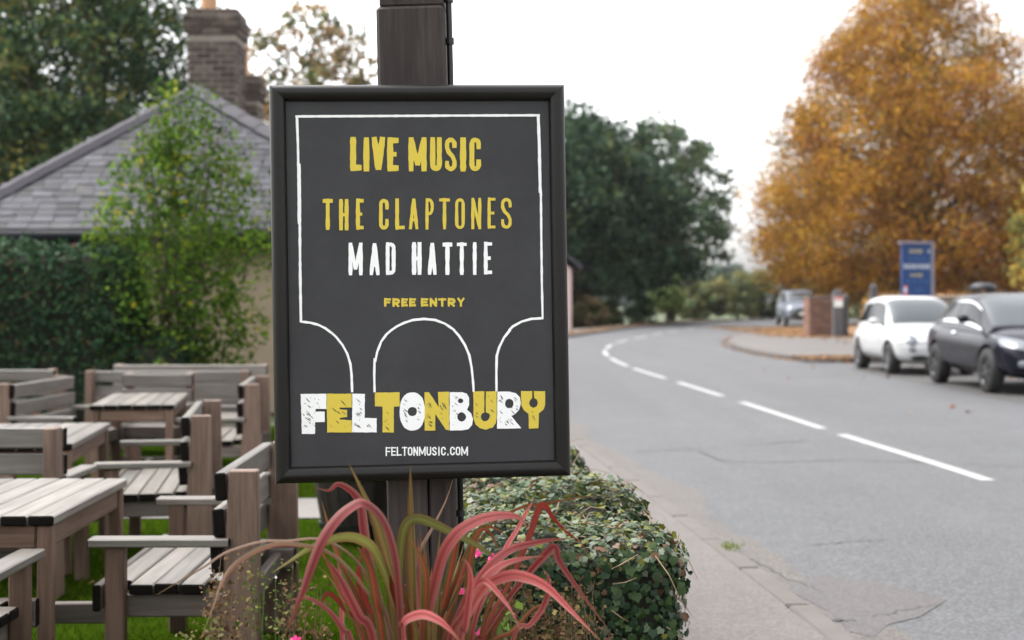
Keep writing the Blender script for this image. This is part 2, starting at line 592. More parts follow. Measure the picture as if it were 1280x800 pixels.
# ------------------------------------------------------------------ leaf clouds and trees
def leaf_quads(c, size, tint, normal=None, spread=1.0, aspect=0.6):
    """small rhombic leaves; normal None = any way round"""
    n_ = len(c)
    nr = rng.normal(0, 1, (n_, 3))
    if normal is not None: nr = normal + nr * spread * 0.5
    nr /= np.linalg.norm(nr, axis=1, keepdims=True) + 1e-9
    a = np.cross(nr, rng.normal(0, 1, (n_, 3))); a /= np.linalg.norm(a, axis=1, keepdims=True) + 1e-9
    b = np.cross(nr, a)
    s_ = size[:, None]
    fold = nr * s_ * 0.12
    v_ = np.stack([c - a * s_ * .5, c + b * s_ * .5 * aspect + fold, c + a * s_ * .5, c - b * s_ * .5 * aspect + fold], 1).reshape(-1, 3)
    f_ = np.arange(4 * n_).reshape(-1, 4)
    return v_, f_, np.repeat(tint, 4, 0)


LEAF = leaf_mat('tree leaves', 0.7, 0.45, 0.04)
LEAF_DK = leaf_mat('evergreen leaves', 0.6, 0.2, 0.10)
BARK = simple('bark', (0.085, 0.065, 0.05), 0.9, var=0.4, scale=6, bmp=0.6, bscale=18, bdist=0.02)
BARK_PALE = simple('grey bark', (0.16, 0.13, 0.105), 0.9, var=0.35, scale=6, bmp=0.6, bscale=18, bdist=0.02)


def tree(name, label, cat, base, prof, n_clump, per, leaf, pal, wts, group=None, seed=1, trunk_r=0.25, clump_r=0.8, limbs=30, mat=None, bark=None,
         shell=0.55, stems=1, lump=0.35, squash=0.7, gaps=0.25, stem_spread=0.3, tone=0.25):
    """prof: (height, radius) of the crown from bottom to top, metres above the base"""
    g = np.random.default_rng(seed)
    r_ = random.Random(seed)
    root = empty(name, base)
    tag(root, label, cat, group)
    hs = np.array([p[0] for p in prof]); rs = np.array([p[1] for p in prof])
    # clump centres: rejection in the profile of revolution, with lobes and gaps
    ph = g.uniform(0, 2 * PI, 6); am = g.uniform(0.3, 1, 6)
    cs = []
    while len(cs) < n_clump:
        z = g.uniform(hs[0], hs[-1]); rmax = np.interp(z, hs, rs)
        if g.random() > (rmax / rs.max()) ** 1.3: continue
        th = g.uniform(0, 2 * PI)
        lob = 1 + lump * sum(am[k] * math.sin((k + 1) * th + ph[k] + z * (0.5 + 0.35 * k) * 6 / (hs[-1] - hs[0] + 1e-6)) for k in range(6)) / 3.0
        u = g.random()
        rad = (shell + (1 - shell) * u ** 0.5) if g.random() < 0.72 else u
        q = np.array([math.cos(th) * rad * rmax * lob, math.sin(th) * rad * rmax * lob, z])
        if gaps and math.sin(q[0] * 1.7 / clump_r + ph[0]) * math.sin(q[1] * 1.7 / clump_r + ph[1]) * math.sin(q[2] * 1.9 / clump_r + ph[2]) > 1 - 2 * gaps: continue
        cs.append(q)
    cs = np.array(cs)
    cr = clump_r * g.uniform(0.55, 1.3, n_clump)
    ct = 1 + g.normal(0, tone, n_clump)
    cpal = g.dirichlet(np.array(wts) * 2.5, n_clump)
    idx = np.repeat(np.arange(n_clump), per)
    off = g.normal(0, 1, (len(idx), 3)); off /= np.linalg.norm(off, axis=1, keepdims=True)
    off *= (g.random(len(idx)) ** 0.45)[:, None] * cr[idx][:, None]
    off[:, 2] *= squash
    pts = cs[idx] + off
    pts[:, 2] = np.maximum(pts[:, 2], 0.1)
    pal = np.array(pal)
    ch = (cpal[idx].cumsum(1) > g.random(len(idx))[:, None]).argmax(1)
    tint = pal[ch] * np.clip(ct[idx] * g.normal(1, 0.2, len(idx)), 0.4, 1.8)[:, None]
    v_, f_, t_ = leaf_quads(pts, leaf * g.uniform(0.6, 1.3, len(idx)), tint)
    obj('crown', np_mesh('crown', v_, f_, t_), mat or LEAF, root)
    mb = MB()
    top = hs[0] + (hs[-1] - hs[0]) * 0.82
    tips = []
    for sidx in range(stems):
        a = r_.uniform(0, 2 * PI); sp = stem_spread * top if stems > 1 else 0.04 * top
        ex, ey = math.cos(a) * sp * r_.uniform(.4, 1), math.sin(a) * sp * r_.uniform(.4, 1)
        b0 = (r_.uniform(-1, 1) * trunk_r * (stems > 1) * 2.5, r_.uniform(-1, 1) * trunk_r * (stems > 1) * 2.5)
        tp = [(b0[0] + (ex - b0[0]) * t ** 1.4 + r_.uniform(-1, 1) * 0.012 * top * (t > 0), b0[1] + (ey - b0[1]) * t ** 1.4 + r_.uniform(-1, 1) * 0.012 * top * (t > 0), t * top - 0.05 * (t == 0)) for t in np.linspace(0, 1, 9)]
        mb.tube(tp, [trunk_r * (1.35 if i == 0 else 1) * (1 - 0.1 * i) for i in range(9)], 8)
        tips.append(tp)
    for k in range(limbs):
        c = cs[r_.randrange(n_clump)]
        tp = tips[k % stems]
        zi = min(max(int(c[2] / top * 8 * r_.uniform(0.45, 0.85)), 1), 7)
        a = Vector(tp[zi]); b = Vector(c)
        md = a.lerp(b, 0.5) + Vector((r_.uniform(-1, 1), r_.uniform(-1, 1), r_.uniform(0, 1))) * (b - a).length * 0.12
        rr = trunk_r * (1 - 0.1 * zi) * 0.42
        mb.tube([a, a.lerp(md, .6), md, md.lerp(b, .6), b], [rr, rr * .8, rr * .6, rr * .4, rr * .15], 5)
    mb.build('trunk', bark or BARK, root, smooth=True, fix=False)
    return root

# ------------------------------------------------------------------ the slate-roofed house
SLATE = simple('roof slate', (0.036, 0.036, 0.044), 0.6, var=0.55, scale=2.2, bmp=0.4, bscale=22, orand=0.55, spec=0.12)
n, l = SLATE.node_tree.nodes, SLATE.node_tree.links
bs = n['Principled BSDF']; src = bs.inputs['Base Color'].links[0].from_socket
ge = n.new('ShaderNodeNewGeometry'); mp_ = n.new('ShaderNodeMapping'); mp_.inputs['Scale'].default_value = (2.2, 0.5, 0.5); l.new(ge.outputs['Position'], mp_.inputs['Vector'])
c = mix(n, l, mapr(n, l, noise(n, l, mp_.outputs[0], 0.9, 4), 0.45, 0.65, 0, 0.7), src, (0.016, 0.015, 0.02))
c = mix(n, l, mapr(n, l, noise(n, l, ge.outputs['Position'], 3.5, 5), 0.56, 0.72, 0, 0.6), c, (0.075, 0.07, 0.062))
l.new(c, bs.inputs['Base Color'])
SLATE_DK = simple('dark slate', (0.032, 0.029, 0.038), 0.75, var=0.4, scale=3, bmp=0.4, bscale=22)
STONE = simple('rendered stone wall', (0.36, 0.28, 0.20), 0.9, var=0.25, scale=2, bmp=0.5, bscale=12, bdist=0.02)
BRICK_DK = simple('sooty brick', (0.085, 0.065, 0.055), 0.9, var=0.6, scale=7, bmp=0.5, bscale=40, orand=0.55)
MORTAR = simple('mortar', (0.27, 0.24, 0.21), 0.95, var=0.2, scale=10, bmp=0.3)
TERRA = simple('terracotta', (0.48, 0.27, 0.15), 0.8, var=0.2, scale=8)
YE, ZE = 18.5, P(0, 288, 18.5).z
XL, XR = P(-85, 0, 18.5).x, P(544, 0, 18.5).x
AP = P(245, 113, 21.83)
RB = Vector((AP.x, 30, AP.z))
house = empty('slate_house', ((XL + XR) / 2, YE + 0.3, GZ))
tag(house, 'low stone house with hipped grey slate roof and brick chimneys behind the beer garden', 'house')
ho = Vector(house.location)


def hl(p): return Vector(p) - ho


A_, B_ = Vector((XL, YE, ZE)), Vector((XR, YE, ZE))
C_, D_ = Vector((XR, 33, ZE)), Vector((XL, 33, ZE))
MB().add([hl(A_), hl(B_), hl(C_), hl(D_), hl(AP), hl(RB)], [(0, 1, 4), (1, 2, 5, 4), (2, 3, 5), (3, 0, 4, 5)]).build('roof_deck', SLATE_DK, house, fix=False)
MB().box(hl(((XL + XR) / 2, 25.9, (ZE + GZ) / 2 - 0.03)), (XR - XL - 0.7, 14.0, ZE - GZ - 0.06)).build('wall', STONE, house)
# slates on the hip end, laid in lapping courses
up = (AP - (A_ + (B_ - A_) * ((AP.x - XL) / (XR - XL)))); slope_len = up.length; upn = up.normalized()
nrm = Vector((1, 0, 0)).cross(upn).normalized()
slate_me = MB().box((0, 0, 0), (0.277, 0.205, 0.012)).mesh('slate', bevel=0.004)
rot0 = Matrix((Vector((1, 0, 0)), upn, nrm)).transposed()
row, hgt = 0, 0.165
while row * hgt < slope_len - 0.1:
    s = row * hgt + 0.10
    f = s / slope_len
    x0 = XL + (AP.x - XL) * f; x1 = XR + (AP.x - XR) * f
    x = x0 + (0.14 if row % 2 else 0.0) + random.uniform(-.05, .05)
    while x < x1 and x < P(348, 0, YE + up.y * f).x:
        p = A_ + (B_ - A_) * ((AP.x - XL) / (XR - XL)) + up * f
        p = Vector((x, p.y, p.z)) + nrm * random.uniform(0.016, 0.024)
        q = (rot0.to_quaternion() @ Euler((R(-2.5) + random.uniform(-.008, .008), random.uniform(-.01, .01), random.uniform(-.015, .015))).to_quaternion())
        o = obj('slate', slate_me, SLATE, house, hl(p)); o.rotation_mode = 'QUATERNION'; o.rotation_quaternion = q
        wf_ = random.choice((0.8, 0.9, 1.0, 1.0, 1.12)); o.scale.x = wf_; o.location.x += 0.14 * (wf_ - 1)
        x += 0.28 * wf_
    row += 1


def hips(a, b, n):
    for k in range(n):
        t0, t1 = k / n, (k + 1.06) / n
        p, q = a.lerp(b, t0), a.lerp(b, min(t1, 1))
        d = (q - p).normalized(); side = d.cross(Vector((0, 0, 1))).normalized(); u = side.cross(d)
        mb = MB(); vs = []
        for e in (p, q):
            for s_, h_ in ((-0.17, -0.05), (-0.08, 0.035), (0, 0.06), (0.08, 0.035), (0.17, -0.05)):
                vs.append(hl(e + side * s_ + u * (h_ + 0.03 + (0.012 if e is q else 0))))
        mb.add(vs, [(i, i + 1, i + 6, i + 5) for i in range(4)]).build('hip_tile', SLATE_DK, house, fix=False)


hips(A_, AP, 13); hips(AP, B_, 13); hips(AP, RB, 10)
GUT = simple('black gutter', (0.006, 0.007, 0.011), 0.6, spec=0.15)
MB().tube([hl((XL, YE - 0.09, ZE - 0.07)), hl((XR, YE - 0.09, ZE - 0.07))], 0.065, 10).build('gutter', GUT, house, smooth=True)
MB().box(hl(((XL + XR) / 2, YE + 0.06, ZE - 0.14)), (XR - XL - 0.1, 0.06, 0.2)).build('fascia', GUT, house)
MB().tube([hl((P(155, 0, 18.6).x, YE + 0.2, ZE - 0.15)), hl((P(155, 0, 18.6).x, YE + 0.2, GZ))], 0.04, 8).build('downpipe', GUT, house)

brick_cache = {}


def bricks(parent, off, x0, x1, y0, y1, z0, z1, bl, bh, m, faces='fls', proud=0.012):
    """courses of bricks over a mortar core; off = parent's world position"""
    key = (round(bl, 3), round(bh, 3))
    if key not in brick_cache:
        brick_cache[key] = MB().box((0, 0, 0), (bl - 0.018, 0.05, bh - 0.016)).mesh('brick', bevel=0.005)
    me = brick_cache[key]
    rows = int((z1 - z0) / bh)
    for r in range(rows):
        z = z0 + (r + .5) * bh
        for fc, a, b in (('f', x0, x1), ('l', y0, y1), ('r', y0, y1)):
            if fc not in faces: continue
            n_ = max(1, round((b - a) / bl)); w_ = (b - a) / n_
            cnt = n_ + (1 if r % 2 else 0)
            for i in range(cnt):
                if r % 2:
                    c0, c1 = max(a, a + (i - .5) * w_), min(b, a + (i + .5) * w_)
                else:
                    c0, c1 = a + i * w_, a + (i + 1) * w_
                u, sc = (c0 + c1) / 2, (c1 - c0) / bl
                j = random.uniform(-0.006, 0.006)
                loc, rz = {'f': ((u, y0 + 0.025 - proud + j, z), 0), 'l': ((x0 + 0.025 - proud + j, u, z), PI / 2), 'r': ((x1 - 0.025 + proud + j, u, z), PI / 2)}[fc]
                o = obj('brick', me, m, parent, Vector(loc) - off, (0, 0, rz)); o.scale.x = sc


def chimney(x0, x1, y0, y1, z0, zt, potx):
    c = MB().box(hl(((x0 + x1) / 2, (y0 + y1) / 2, (z0 + zt) / 2)), (x1 - x0, y1 - y0, zt - z0)).build('chimney', MORTAR, house)
    cap = 0.42
    bricks(c, ho, x0, x1, y0, y1, z0, zt - cap, 0.25, 0.10, BRICK_DK, 'fr')
    for e, h0, h1 in ((0.035, 0.42, 0.31), (0.06, 0.31, 0.10), (0.02, 0.10, 0.0)):
        MB().box(hl(((x0 + x1) / 2, (y0 + y1) / 2, zt - (h0 + h1) / 2)), (x1 - x0 + 2 * e - .03, y1 - y0 + 2 * e - .03, h0 - h1)).build('cap_course', MORTAR, c)
        bricks(c, ho, x0 - e, x1 + e, y0 - e, y1 + e, zt - h0, zt - h1 + .01, 0.25, 0.10, BRICK_DK, 'flr')
    MB().lathe([(0.0, 0), (0.14, 0), (0.125, 0.3), (0.12, 0.46), (0.145, 0.48), (0.14, 0.54), (0.1, 0.54), (0.1, 0.2)], 16, hl((potx, (y0 + y1) / 2, zt))).build('chimney_pot', TERRA, c, smooth=50)
    return c


q0, q1 = P(237, 12, 23), P(296, 12, 23)
chimney(q0.x, q1.x, 22.9, 23.75, 3.6, q0.z, P(261, 0, 23.3).x)
q0, q1 = P(299, 94, 23.9), P(322, 94, 23.9)
chimney(q0.x, q1.x, 23.9, 24.4, 3.4, q0.z, P(302, 0, 24.2).x)

# ------------------------------------------------------------------ hedges and garden shrub
HEDGE_PAL = [(0.018, 0.045, 0.022), (0.03, 0.07, 0.03), (0.045, 0.085, 0.035), (0.07, 0.06, 0.03), (0.09, 0.045, 0.03)]


def rounded_pts(n, sx, sy, sz, rad, faces_top=True, g=rng):
    """points and normals on a rounded box standing on the ground (x 0..sx, y 0..sy)"""
    out_p, out_n = [], []
    while len(out_p) < n:
        m_ = n * 2
        p = g.uniform(0, 1, (m_, 3)) * np.array([sx + .0, sy, sz])
        # push to the nearest face
        d = np.stack([p[:, 0], sx - p[:, 0], p[:, 1], sy - p[:, 1], sz - p[:, 2]], 1)
        areas = np.array([sy * sz, sy * sz, sx * sz, sx * sz, sx * sy]); f = g.choice(5, m_, p=areas / areas.sum())
        for k, (ax, val) in enumerate(((0, 0), (0, sx), (1, 0), (1, sy), (2, sz))):
            p[f == k, ax] = val
        c = np.clip(p, [rad, rad, 0], [sx - rad, sy - rad, sz - rad])
        v = p - c; ln = np.linalg.norm(v, axis=1, keepdims=True) + 1e-9
        nn = v / ln
        q = c + nn * rad
        out_p += list(q); out_n += list(nn)
    return np.array(out_p[:n]), np.array(out_n[:n])


CORE = simple('hedge inside', (0.022, 0.022, 0.014), 0.95, var=0.4)


def hedge(name, label, loc, rz, sx, sy, sz, rad, n, leaf, pal, wts, seed, ylight=0):
    g = np.random.default_rng(seed)
    root = empty(name, loc, rz)
    tag(root, label, 'hedge')
    p, nn = rounded_pts(n, sx, sy, sz, rad, g=g)
    bumps = 0.05 * np.sin(p[:, 0] * 3.1 + seed) * np.cos(p[:, 1] * 2.3) + 0.05 * np.sin(p[:, 2] * 4 + p[:, 0] * 2) + g.normal(0, 0.045, n)
    p = p + nn * bumps[:, None]
    tint = np.array(pal)[g.choice(len(pal), n, p=wts)] * g.uniform(0.7, 1.3, (n, 1))
    v_, f_, t_ = leaf_quads(p, leaf * g.uniform(0.6, 1.3, n), tint, nn, 1.6, 0.7)
    MB().box((sx / 2, sy / 2, sz / 2 - 0.05), (sx - 0.22, sy - 0.22, sz - 0.16)).build('core', CORE, root, bevel=0.12, seg=3)
    obj('foliage', np_mesh('foliage', v_, f_, t_), LEAF_DK, root)
    return root


hedge('clipped_hedge', 'tall dark green clipped hedge behind the garden benches', (-9.2, 15.1, GZ), 0, 5.1, 1.1, P(0, 304, 15.1).z - GZ, 0.35, 26000, 0.07, HEDGE_PAL, [.38, .36, .21, .035, .015], 3)
hedge('clipped_hedge', 'lower sloping end of dark hedge beside the shrub', (-4.35, 15.15, GZ), 0, 0.9, 0.95, 1.15, 0.4, 4500, 0.075, HEDGE_PAL, [.34, .32, .22, .1, .02], 4)

bp = P(225, 0, 15.9)
SHRUB_PAL = [(0.064, 0.122, 0.014), (0.115, 0.187, 0.020), (0.035, 0.074, 0.014), (0.346, 0.295, 0.020), (0.166, 0.187, 0.023)]
tree('garden_shrub', 'loose yellow green shrub with thin upright stems in front of the house wall', 'shrub', (bp.x, 15.9, GZ),
     [(0.5, 0.55), (1.2, 0.9), (1.9, 0.95), (2.6, 0.8), (3.3, 0.5), (4.0, 0.12)], 270, 46, 0.07, SHRUB_PAL, [.40, .26, .26, .018, .062], seed=21,
     trunk_r=0.03, clump_r=0.28, limbs=60, stems=8, shell=0.3, lump=0.4, squash=1.3, gaps=0.12, stem_spread=0.2, bark=BARK)

# ------------------------------------------------------------------ trees
GOLD = [(0.430, 0.231, 0.028), (0.335, 0.147, 0.030), (0.224, 0.097, 0.038), (0.499, 0.311, 0.043), (0.172, 0.139, 0.038)]
tree('autumn_tree', 'large round tree in golden brown autumn leaf behind the parked cars', 'tree', (P(1144, 0, 80).x, 80, 0.08),
     [(1.6, 5.0), (2.8, 7.6), (4.6, 9.0), (6.6, 8.9), (9.2, 8.0), (12.2, 6.9), (15.0, 5.4), (17.6, 3.6), (20.0, 1.3)], 1500, 130, 0.19, GOLD, [.27, .29, .24, .10, .10], seed=5,
     trunk_r=0.55, clump_r=1.6, limbs=70, shell=0.5, lump=0.16, gaps=0.06, squash=0.8, tone=0.28)
DARKG = [(0.022, 0.048, 0.026), (0.035, 0.065, 0.032), (0.05, 0.08, 0.035), (0.07, 0.085, 0.03)]
tree('yew_tree', 'broad dark evergreen tree overhanging the left side of the road bend', 'tree', (P(712, 0, 84).x, 84, 0.0),
     [(2.0, 5.0), (3.2, 6.8), (5.5, 7.6), (8, 7.0), (10.0, 5.4), (11.6, 3.4), (12.7, 0.8)], 560, 75, 0.42, DARKG, [.4, .34, .2, .06], seed=8, mat=LEAF_DK,
     trunk_r=0.55, clump_r=1.5, limbs=50, shell=0.5, lump=0.62, gaps=0.2)
tree('roadside_tree', 'lighter open tree showing sky through its crown right of the dark evergreen', 'tree', (P(838, 0, 97).x, 97, 0.0),
     [(3.0, 2.4), (5, 4.0), (8, 4.8), (10.5, 4.2), (12.5, 2.6), (13.6, 0.6)], 190, 50, 0.4, [(0.05, 0.085, 0.05), (0.08, 0.11, 0.05), (0.11, 0.13, 0.06)], [.5, .3, .2], seed=12,
     trunk_r=0.3, clump_r=1.1, limbs=50, shell=0.35, lump=0.5, gaps=0.22)

CONIF = [(0.046, 0.085, 0.042), (0.072, 0.111, 0.046), (0.111, 0.137, 0.039), (0.221, 0.182, 0.046), (0.029, 0.058, 0.036)]
for i, (px, Y, ht, rw, sd, lab) in enumerate((
        (20, 38, 13.0, 4.2, 31, 'tall dark pine at the picture edge behind the house roof'),
        (128, 36, 14.0, 3.0, 33, 'tall dark pine with a pale trunk above the roof ridge'),
        (-110, 40, 14.0, 4.5, 35, 'dark pine at the outer end of the row behind the house'))):
    tree('pine_tree', lab, 'tree', (P(px, 0, Y).x, Y, GZ), [(2.2, rw * .8), (4, rw), (7, rw), (10, rw * .75), (ht, rw * .3)], 480, 85, 0.16, CONIF, [.34, .28, .16, .07, .15],
         group='dark pines behind the house', seed=sd, trunk_r=0.24, clump_r=0.85, limbs=40, mat=LEAF_DK, shell=0.35, lump=0.3, gaps=0.07, bark=BARK_PALE)
tree('thin_tree', 'sparse grey green tree with browning leaves between the chimney and the sign post', 'tree', (P(395, 0, 44).x, 44, GZ),
     [(4.5, 2.0), (6, 2.6), (7.6, 2.5), (9.2, 1.9), (10.8, 0.4)], 240, 30, 0.2, [(0.27, 0.16, 0.075), (0.14, 0.16, 0.07), (0.06, 0.10, 0.08), (0.3, 0.22, 0.12)], [.35, .3, .15, .2], seed=41,
     trunk_r=0.16, clump_r=0.5, limbs=60, shell=0.25, lump=0.4, gaps=0.2, bark=BARK_PALE)

OLIVE = [(0.13, 0.155, 0.075), (0.19, 0.20, 0.085), (0.10, 0.13, 0.07), (0.24, 0.21, 0.09)]
HAZE_GREEN = [(0.14, 0.175, 0.15), (0.18, 0.21, 0.165), (0.12, 0.155, 0.14)]  # distance haze put into the leaf colour: paler, bluer greens
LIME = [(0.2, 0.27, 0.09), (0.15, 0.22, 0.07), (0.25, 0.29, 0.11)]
# px, distance, crown top row, half width px, palette, label
far = [
    (835, 92, 340, 17, LIME, 'young_tree', 'small pale lime green tree beside the road bend', 0.9),
    (872, 112, 352, 30, OLIVE, 'roadside_bush', 'olive green bush at the outside of the bend beside the lime green tree', 0.1),
    (922, 113, 338, 36, OLIVE, 'roadside_bush', 'tall olive green bush on the bend midway between lime tree and silver car', 0.1),
    (968, 114, 330, 34, [(0.075, 0.10, 0.05), (0.11, 0.125, 0.05), (0.14, 0.14, 0.06)], 'roadside_bush', 'darker green bush behind the silver car on the bend', 0.1),
    (1015, 114, 334, 40, OLIVE, 'roadside_bush', 'olive bush half hidden behind the golden tree and brick pier', 0.1),
    (1090, 118, 330, 50, OLIVE, 'roadside_bush', 'olive bush wholly behind the golden tree', 0.1),
    (800, 150, 345, 40, HAZE_GREEN, 'distant_tree', 'hazy blue green tree far beyond the bend under the dark evergreen', 1.2),
    (858, 165, 336, 34, HAZE_GREEN, 'distant_tree', 'hazy tree far beyond the bend above the olive bushes', 1.2),
    (910, 170, 330, 36, HAZE_GREEN, 'distant_tree', 'faint hazy tree on the skyline in the gap below the white sky', 1.2),
    (735, 140, 338, 50, HAZE_GREEN, 'distant_tree', 'hazy tree far behind the pink cottage and evergreen', 1.2),
]
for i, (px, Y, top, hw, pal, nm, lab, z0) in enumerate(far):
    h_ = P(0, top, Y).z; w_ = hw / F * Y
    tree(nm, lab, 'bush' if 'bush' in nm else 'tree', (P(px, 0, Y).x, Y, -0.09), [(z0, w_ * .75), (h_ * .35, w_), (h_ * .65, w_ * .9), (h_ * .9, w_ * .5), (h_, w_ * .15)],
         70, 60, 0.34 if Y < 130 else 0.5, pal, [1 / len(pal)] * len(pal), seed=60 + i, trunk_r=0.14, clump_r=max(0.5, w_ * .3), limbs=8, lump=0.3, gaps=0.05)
near_bush = [
    (738, 73, 372, 17, [(0.12, 0.11, 0.05), (0.2, 0.14, 0.08), (0.09, 0.10, 0.04)], 'brownish low bush beside the pink cottage wall'),
    (762, 80, 372, 14, [(0.06, 0.08, 0.035), (0.09, 0.10, 0.04)], 'low dark green bush at the foot of the evergreen trunk'),
    (800, 88, 368, 15, [(0.05, 0.10, 0.04), (0.08, 0.14, 0.05)], 'small bright green bush on the left verge of the bend'),
    (722, 79, 362, 16, [(0.14, 0.10, 0.06), (0.09, 0.08, 0.04)], 'tall brown bush close behind the pink cottage'),
]
for i, (px, Y, top, hw, pal, lab) in enumerate(near_bush):
    h_ = P(0, top, Y).z; w_ = hw / F * Y
    tree('verge_bush', lab, 'bush', (P(px, 0, Y).x, Y, -0.09), [(0.05, w_ * .8), (h_ * .4, w_), (h_ * .8, w_ * .7), (h_, w_ * .2)], 40, 60, 0.24, pal, [1 / len(pal)] * len(pal), seed=90 + i, trunk_r=0.06, clump_r=0.4, limbs=6, gaps=0.0)
tree('garden_tree', 'olive yellow tree at the picture edge behind the golden tree', 'tree', (P(1400, 0, 62).x, 62, 0.08),
     [(0.8, 3), (2.5, 4.2), (5, 4), (7.5, 2.8), (9, 0.6)], 200, 60, 0.34, [(0.26, 0.22, 0.06), (0.15, 0.16, 0.05), (0.36, 0.25, 0.05)], [.4, .35, .25], seed=77, trunk_r=0.25, clump_r=1.0, limbs=20)
hedge('boundary_hedge', 'dense brown green hedge along the wall below the golden tree', (13.6, 54.5, 0.08), R(-4), 18, 1.6, 1.5, 0.5, 9000, 0.2, GOLD[1:3] + [(0.09, 0.09, 0.035), (0.3, 0.17, 0.03)], [.25, .3, .25, .2], 6)

# pink cottage whose corner shows past the sign
PINK = simple('pink render', (0.62, 0.46, 0.45), 0.85, var=0.1)
x1 = P(714.5, 0, 68).x
cot = empty('pink_cottage', (x1 - 4, 68, -0.1)); tag(cot, 'pink rendered cottage with grey roof by the left kerb, mostly behind the sign', 'house')
ez = P(0, 336, 68).z + 0.1
MB().box((0, 4, ez / 2), (8, 8, ez)).build('wall', PINK, cot)
e1 = P(728, 0, 68).x - (x1 - 4)
mb = MB()
for sx in (-1, 1):
    mb.add([(sx * e1, -0.4, ez - 0.05), (sx * e1, 8.4, ez - 0.05), (0, 8.4, ez + 3.6), (0, -0.4, ez + 3.6), (sx * e1, -0.4, ez + 0.15), (sx * e1, 8.4, ez + 0.15), (0, 8.4, ez + 3.85), (0, -0.4, ez + 3.85)],
           [(0, 1, 2, 3), (4, 5, 6, 7), (0, 3, 7, 4), (1, 2, 6, 5), (0, 1, 5, 4)])
mb.build('roof', SLATE, cot)
MB().prism([(-3.95, ez), (3.95, ez), (0, ez + 3.5)], 0.02, 7.98).build('gable', PINK, cot)

# ------------------------------------------------------------------ garden furniture
board_cache = {}


def board(name, L, W, T, m, parent, loc, axis='x', rot=None, label=None):
    key = (round(L, 3), round(W, 3), round(T, 3), m.name)
    if key not in board_cache:
        me = MB().box((0, 0, 0), (L, W, T)).mesh(name, bevel=min(0.006, T * 0.15))
        me.materials.append(m); me.materials.append(END)
        if m is not WOOD_SIDE:
            for p in me.polygons:
                if abs(p.normal.x) > 0.5: p.material_index = 1
        board_cache[key] = me
    o = bpy.data.objects.new(name, board_cache[key])
    o.location = loc
    o.rotation_euler = {'x': (0, 0, 0), 'y': (0, 0, PI / 2), 'z': (0, -PI / 2, 0)}[axis] if rot is None else rot
    if label: o['label'] = label
    return link(o, parent)


bp_cache = {}


def bench(label, loc, rz, L, H=0.86):
    """slatted garden bench; local: faces -x, runs along +y, backrest at x 0.56"""
    t = empty('garden_bench', (loc[0], loc[1], GZ), rz)
    tag(t, label, 'bench', 'slatted wooden garden benches')
    if H not in bp_cache:
        bp_cache[H] = MB().prism([(0.425, 0), (0.585, 0), (0.585, 0.45), (0.58, H), (0.472, H), (0.45, 0.45)], -0.031, 0.031).mesh('back_post', bevel=0.005)
        bp_cache[H].materials.append(POSTW)
    for y in (0.034, L - 0.034):
        obj('back_post', bp_cache[H], None, t, (0, y, 0))
        board('front_post', 0.576, 0.062, 0.072, WOOD_SIDE, t, (0.045, y, 0.288), 'z')
        ys = -0.012 if y < L / 2 else 0.012
        board('armrest', 0.53, 0.09, 0.032, WOOD_TOP, t, (0.215, y + ys, 0.592), 'x')
        board('side_apron', 0.575, 0.038, 0.09, WOOD_GREY, t, (0.295, 0.086 if y < L / 2 else L - 0.086, 0.342), 'x')
    board('front_apron', L + 0.02, 0.032, 0.10, WOOD_GREY, t, (-0.018, L / 2, 0.385), 'y')
    board('stretcher', L - 0.2, 0.04, 0.08, WOOD_GREY, t, (0.5, L / 2, 0.33), 'y')
    for k in range(5):
        board('seat_slat', L - (0.18 if k in (0, 4) else 0.04), 0.089, 0.038, WOOD_TOP, t, (0.045 + k * 0.095, L / 2, 0.412 + random.uniform(-.002, .002)), 'y')
    for z in (0.80, 0.665, 0.53):
        x = 0.425 + (z - 0.45) / (H - 0.45) * 0.022 + 0.0
        board('back_slat', L + 0.015, 0.105, 0.045, WOOD_TOP, t, (x, L / 2, z), rot=(R(86.5), 0, PI / 2))
    return t


POSTW = WOOD_SIDE_Z = None
m, n, l, bs = new_mat('brown post wood')
v = coords(n, l, (22, 22, 1.2)); g = noise(n, l, v, 2.2, 8, 0.65, 0.6)
r = ramp(n, [(0.25, (0.075, 0.043, 0.029)), (0.5, (0.145, 0.09, 0.065)), (0.75, (0.225, 0.15, 0.113))]); l.new(g, r.inputs[0])
v2 = coords(n, l, (5, 5, 2)); kn = noise(n, l, v2, 1.6, 3)
l.new(mix(n, l, mapr(n, l, kn, 0.55, 0.8, 0, 0.7), r.outputs[0], (0.06, 0.036, 0.028)), bs.inputs['Base Color'])
bs.inputs['Roughness'].default_value = 0.62; bump(n, l, g, 0.35, 0.004, bs)
POSTW = m


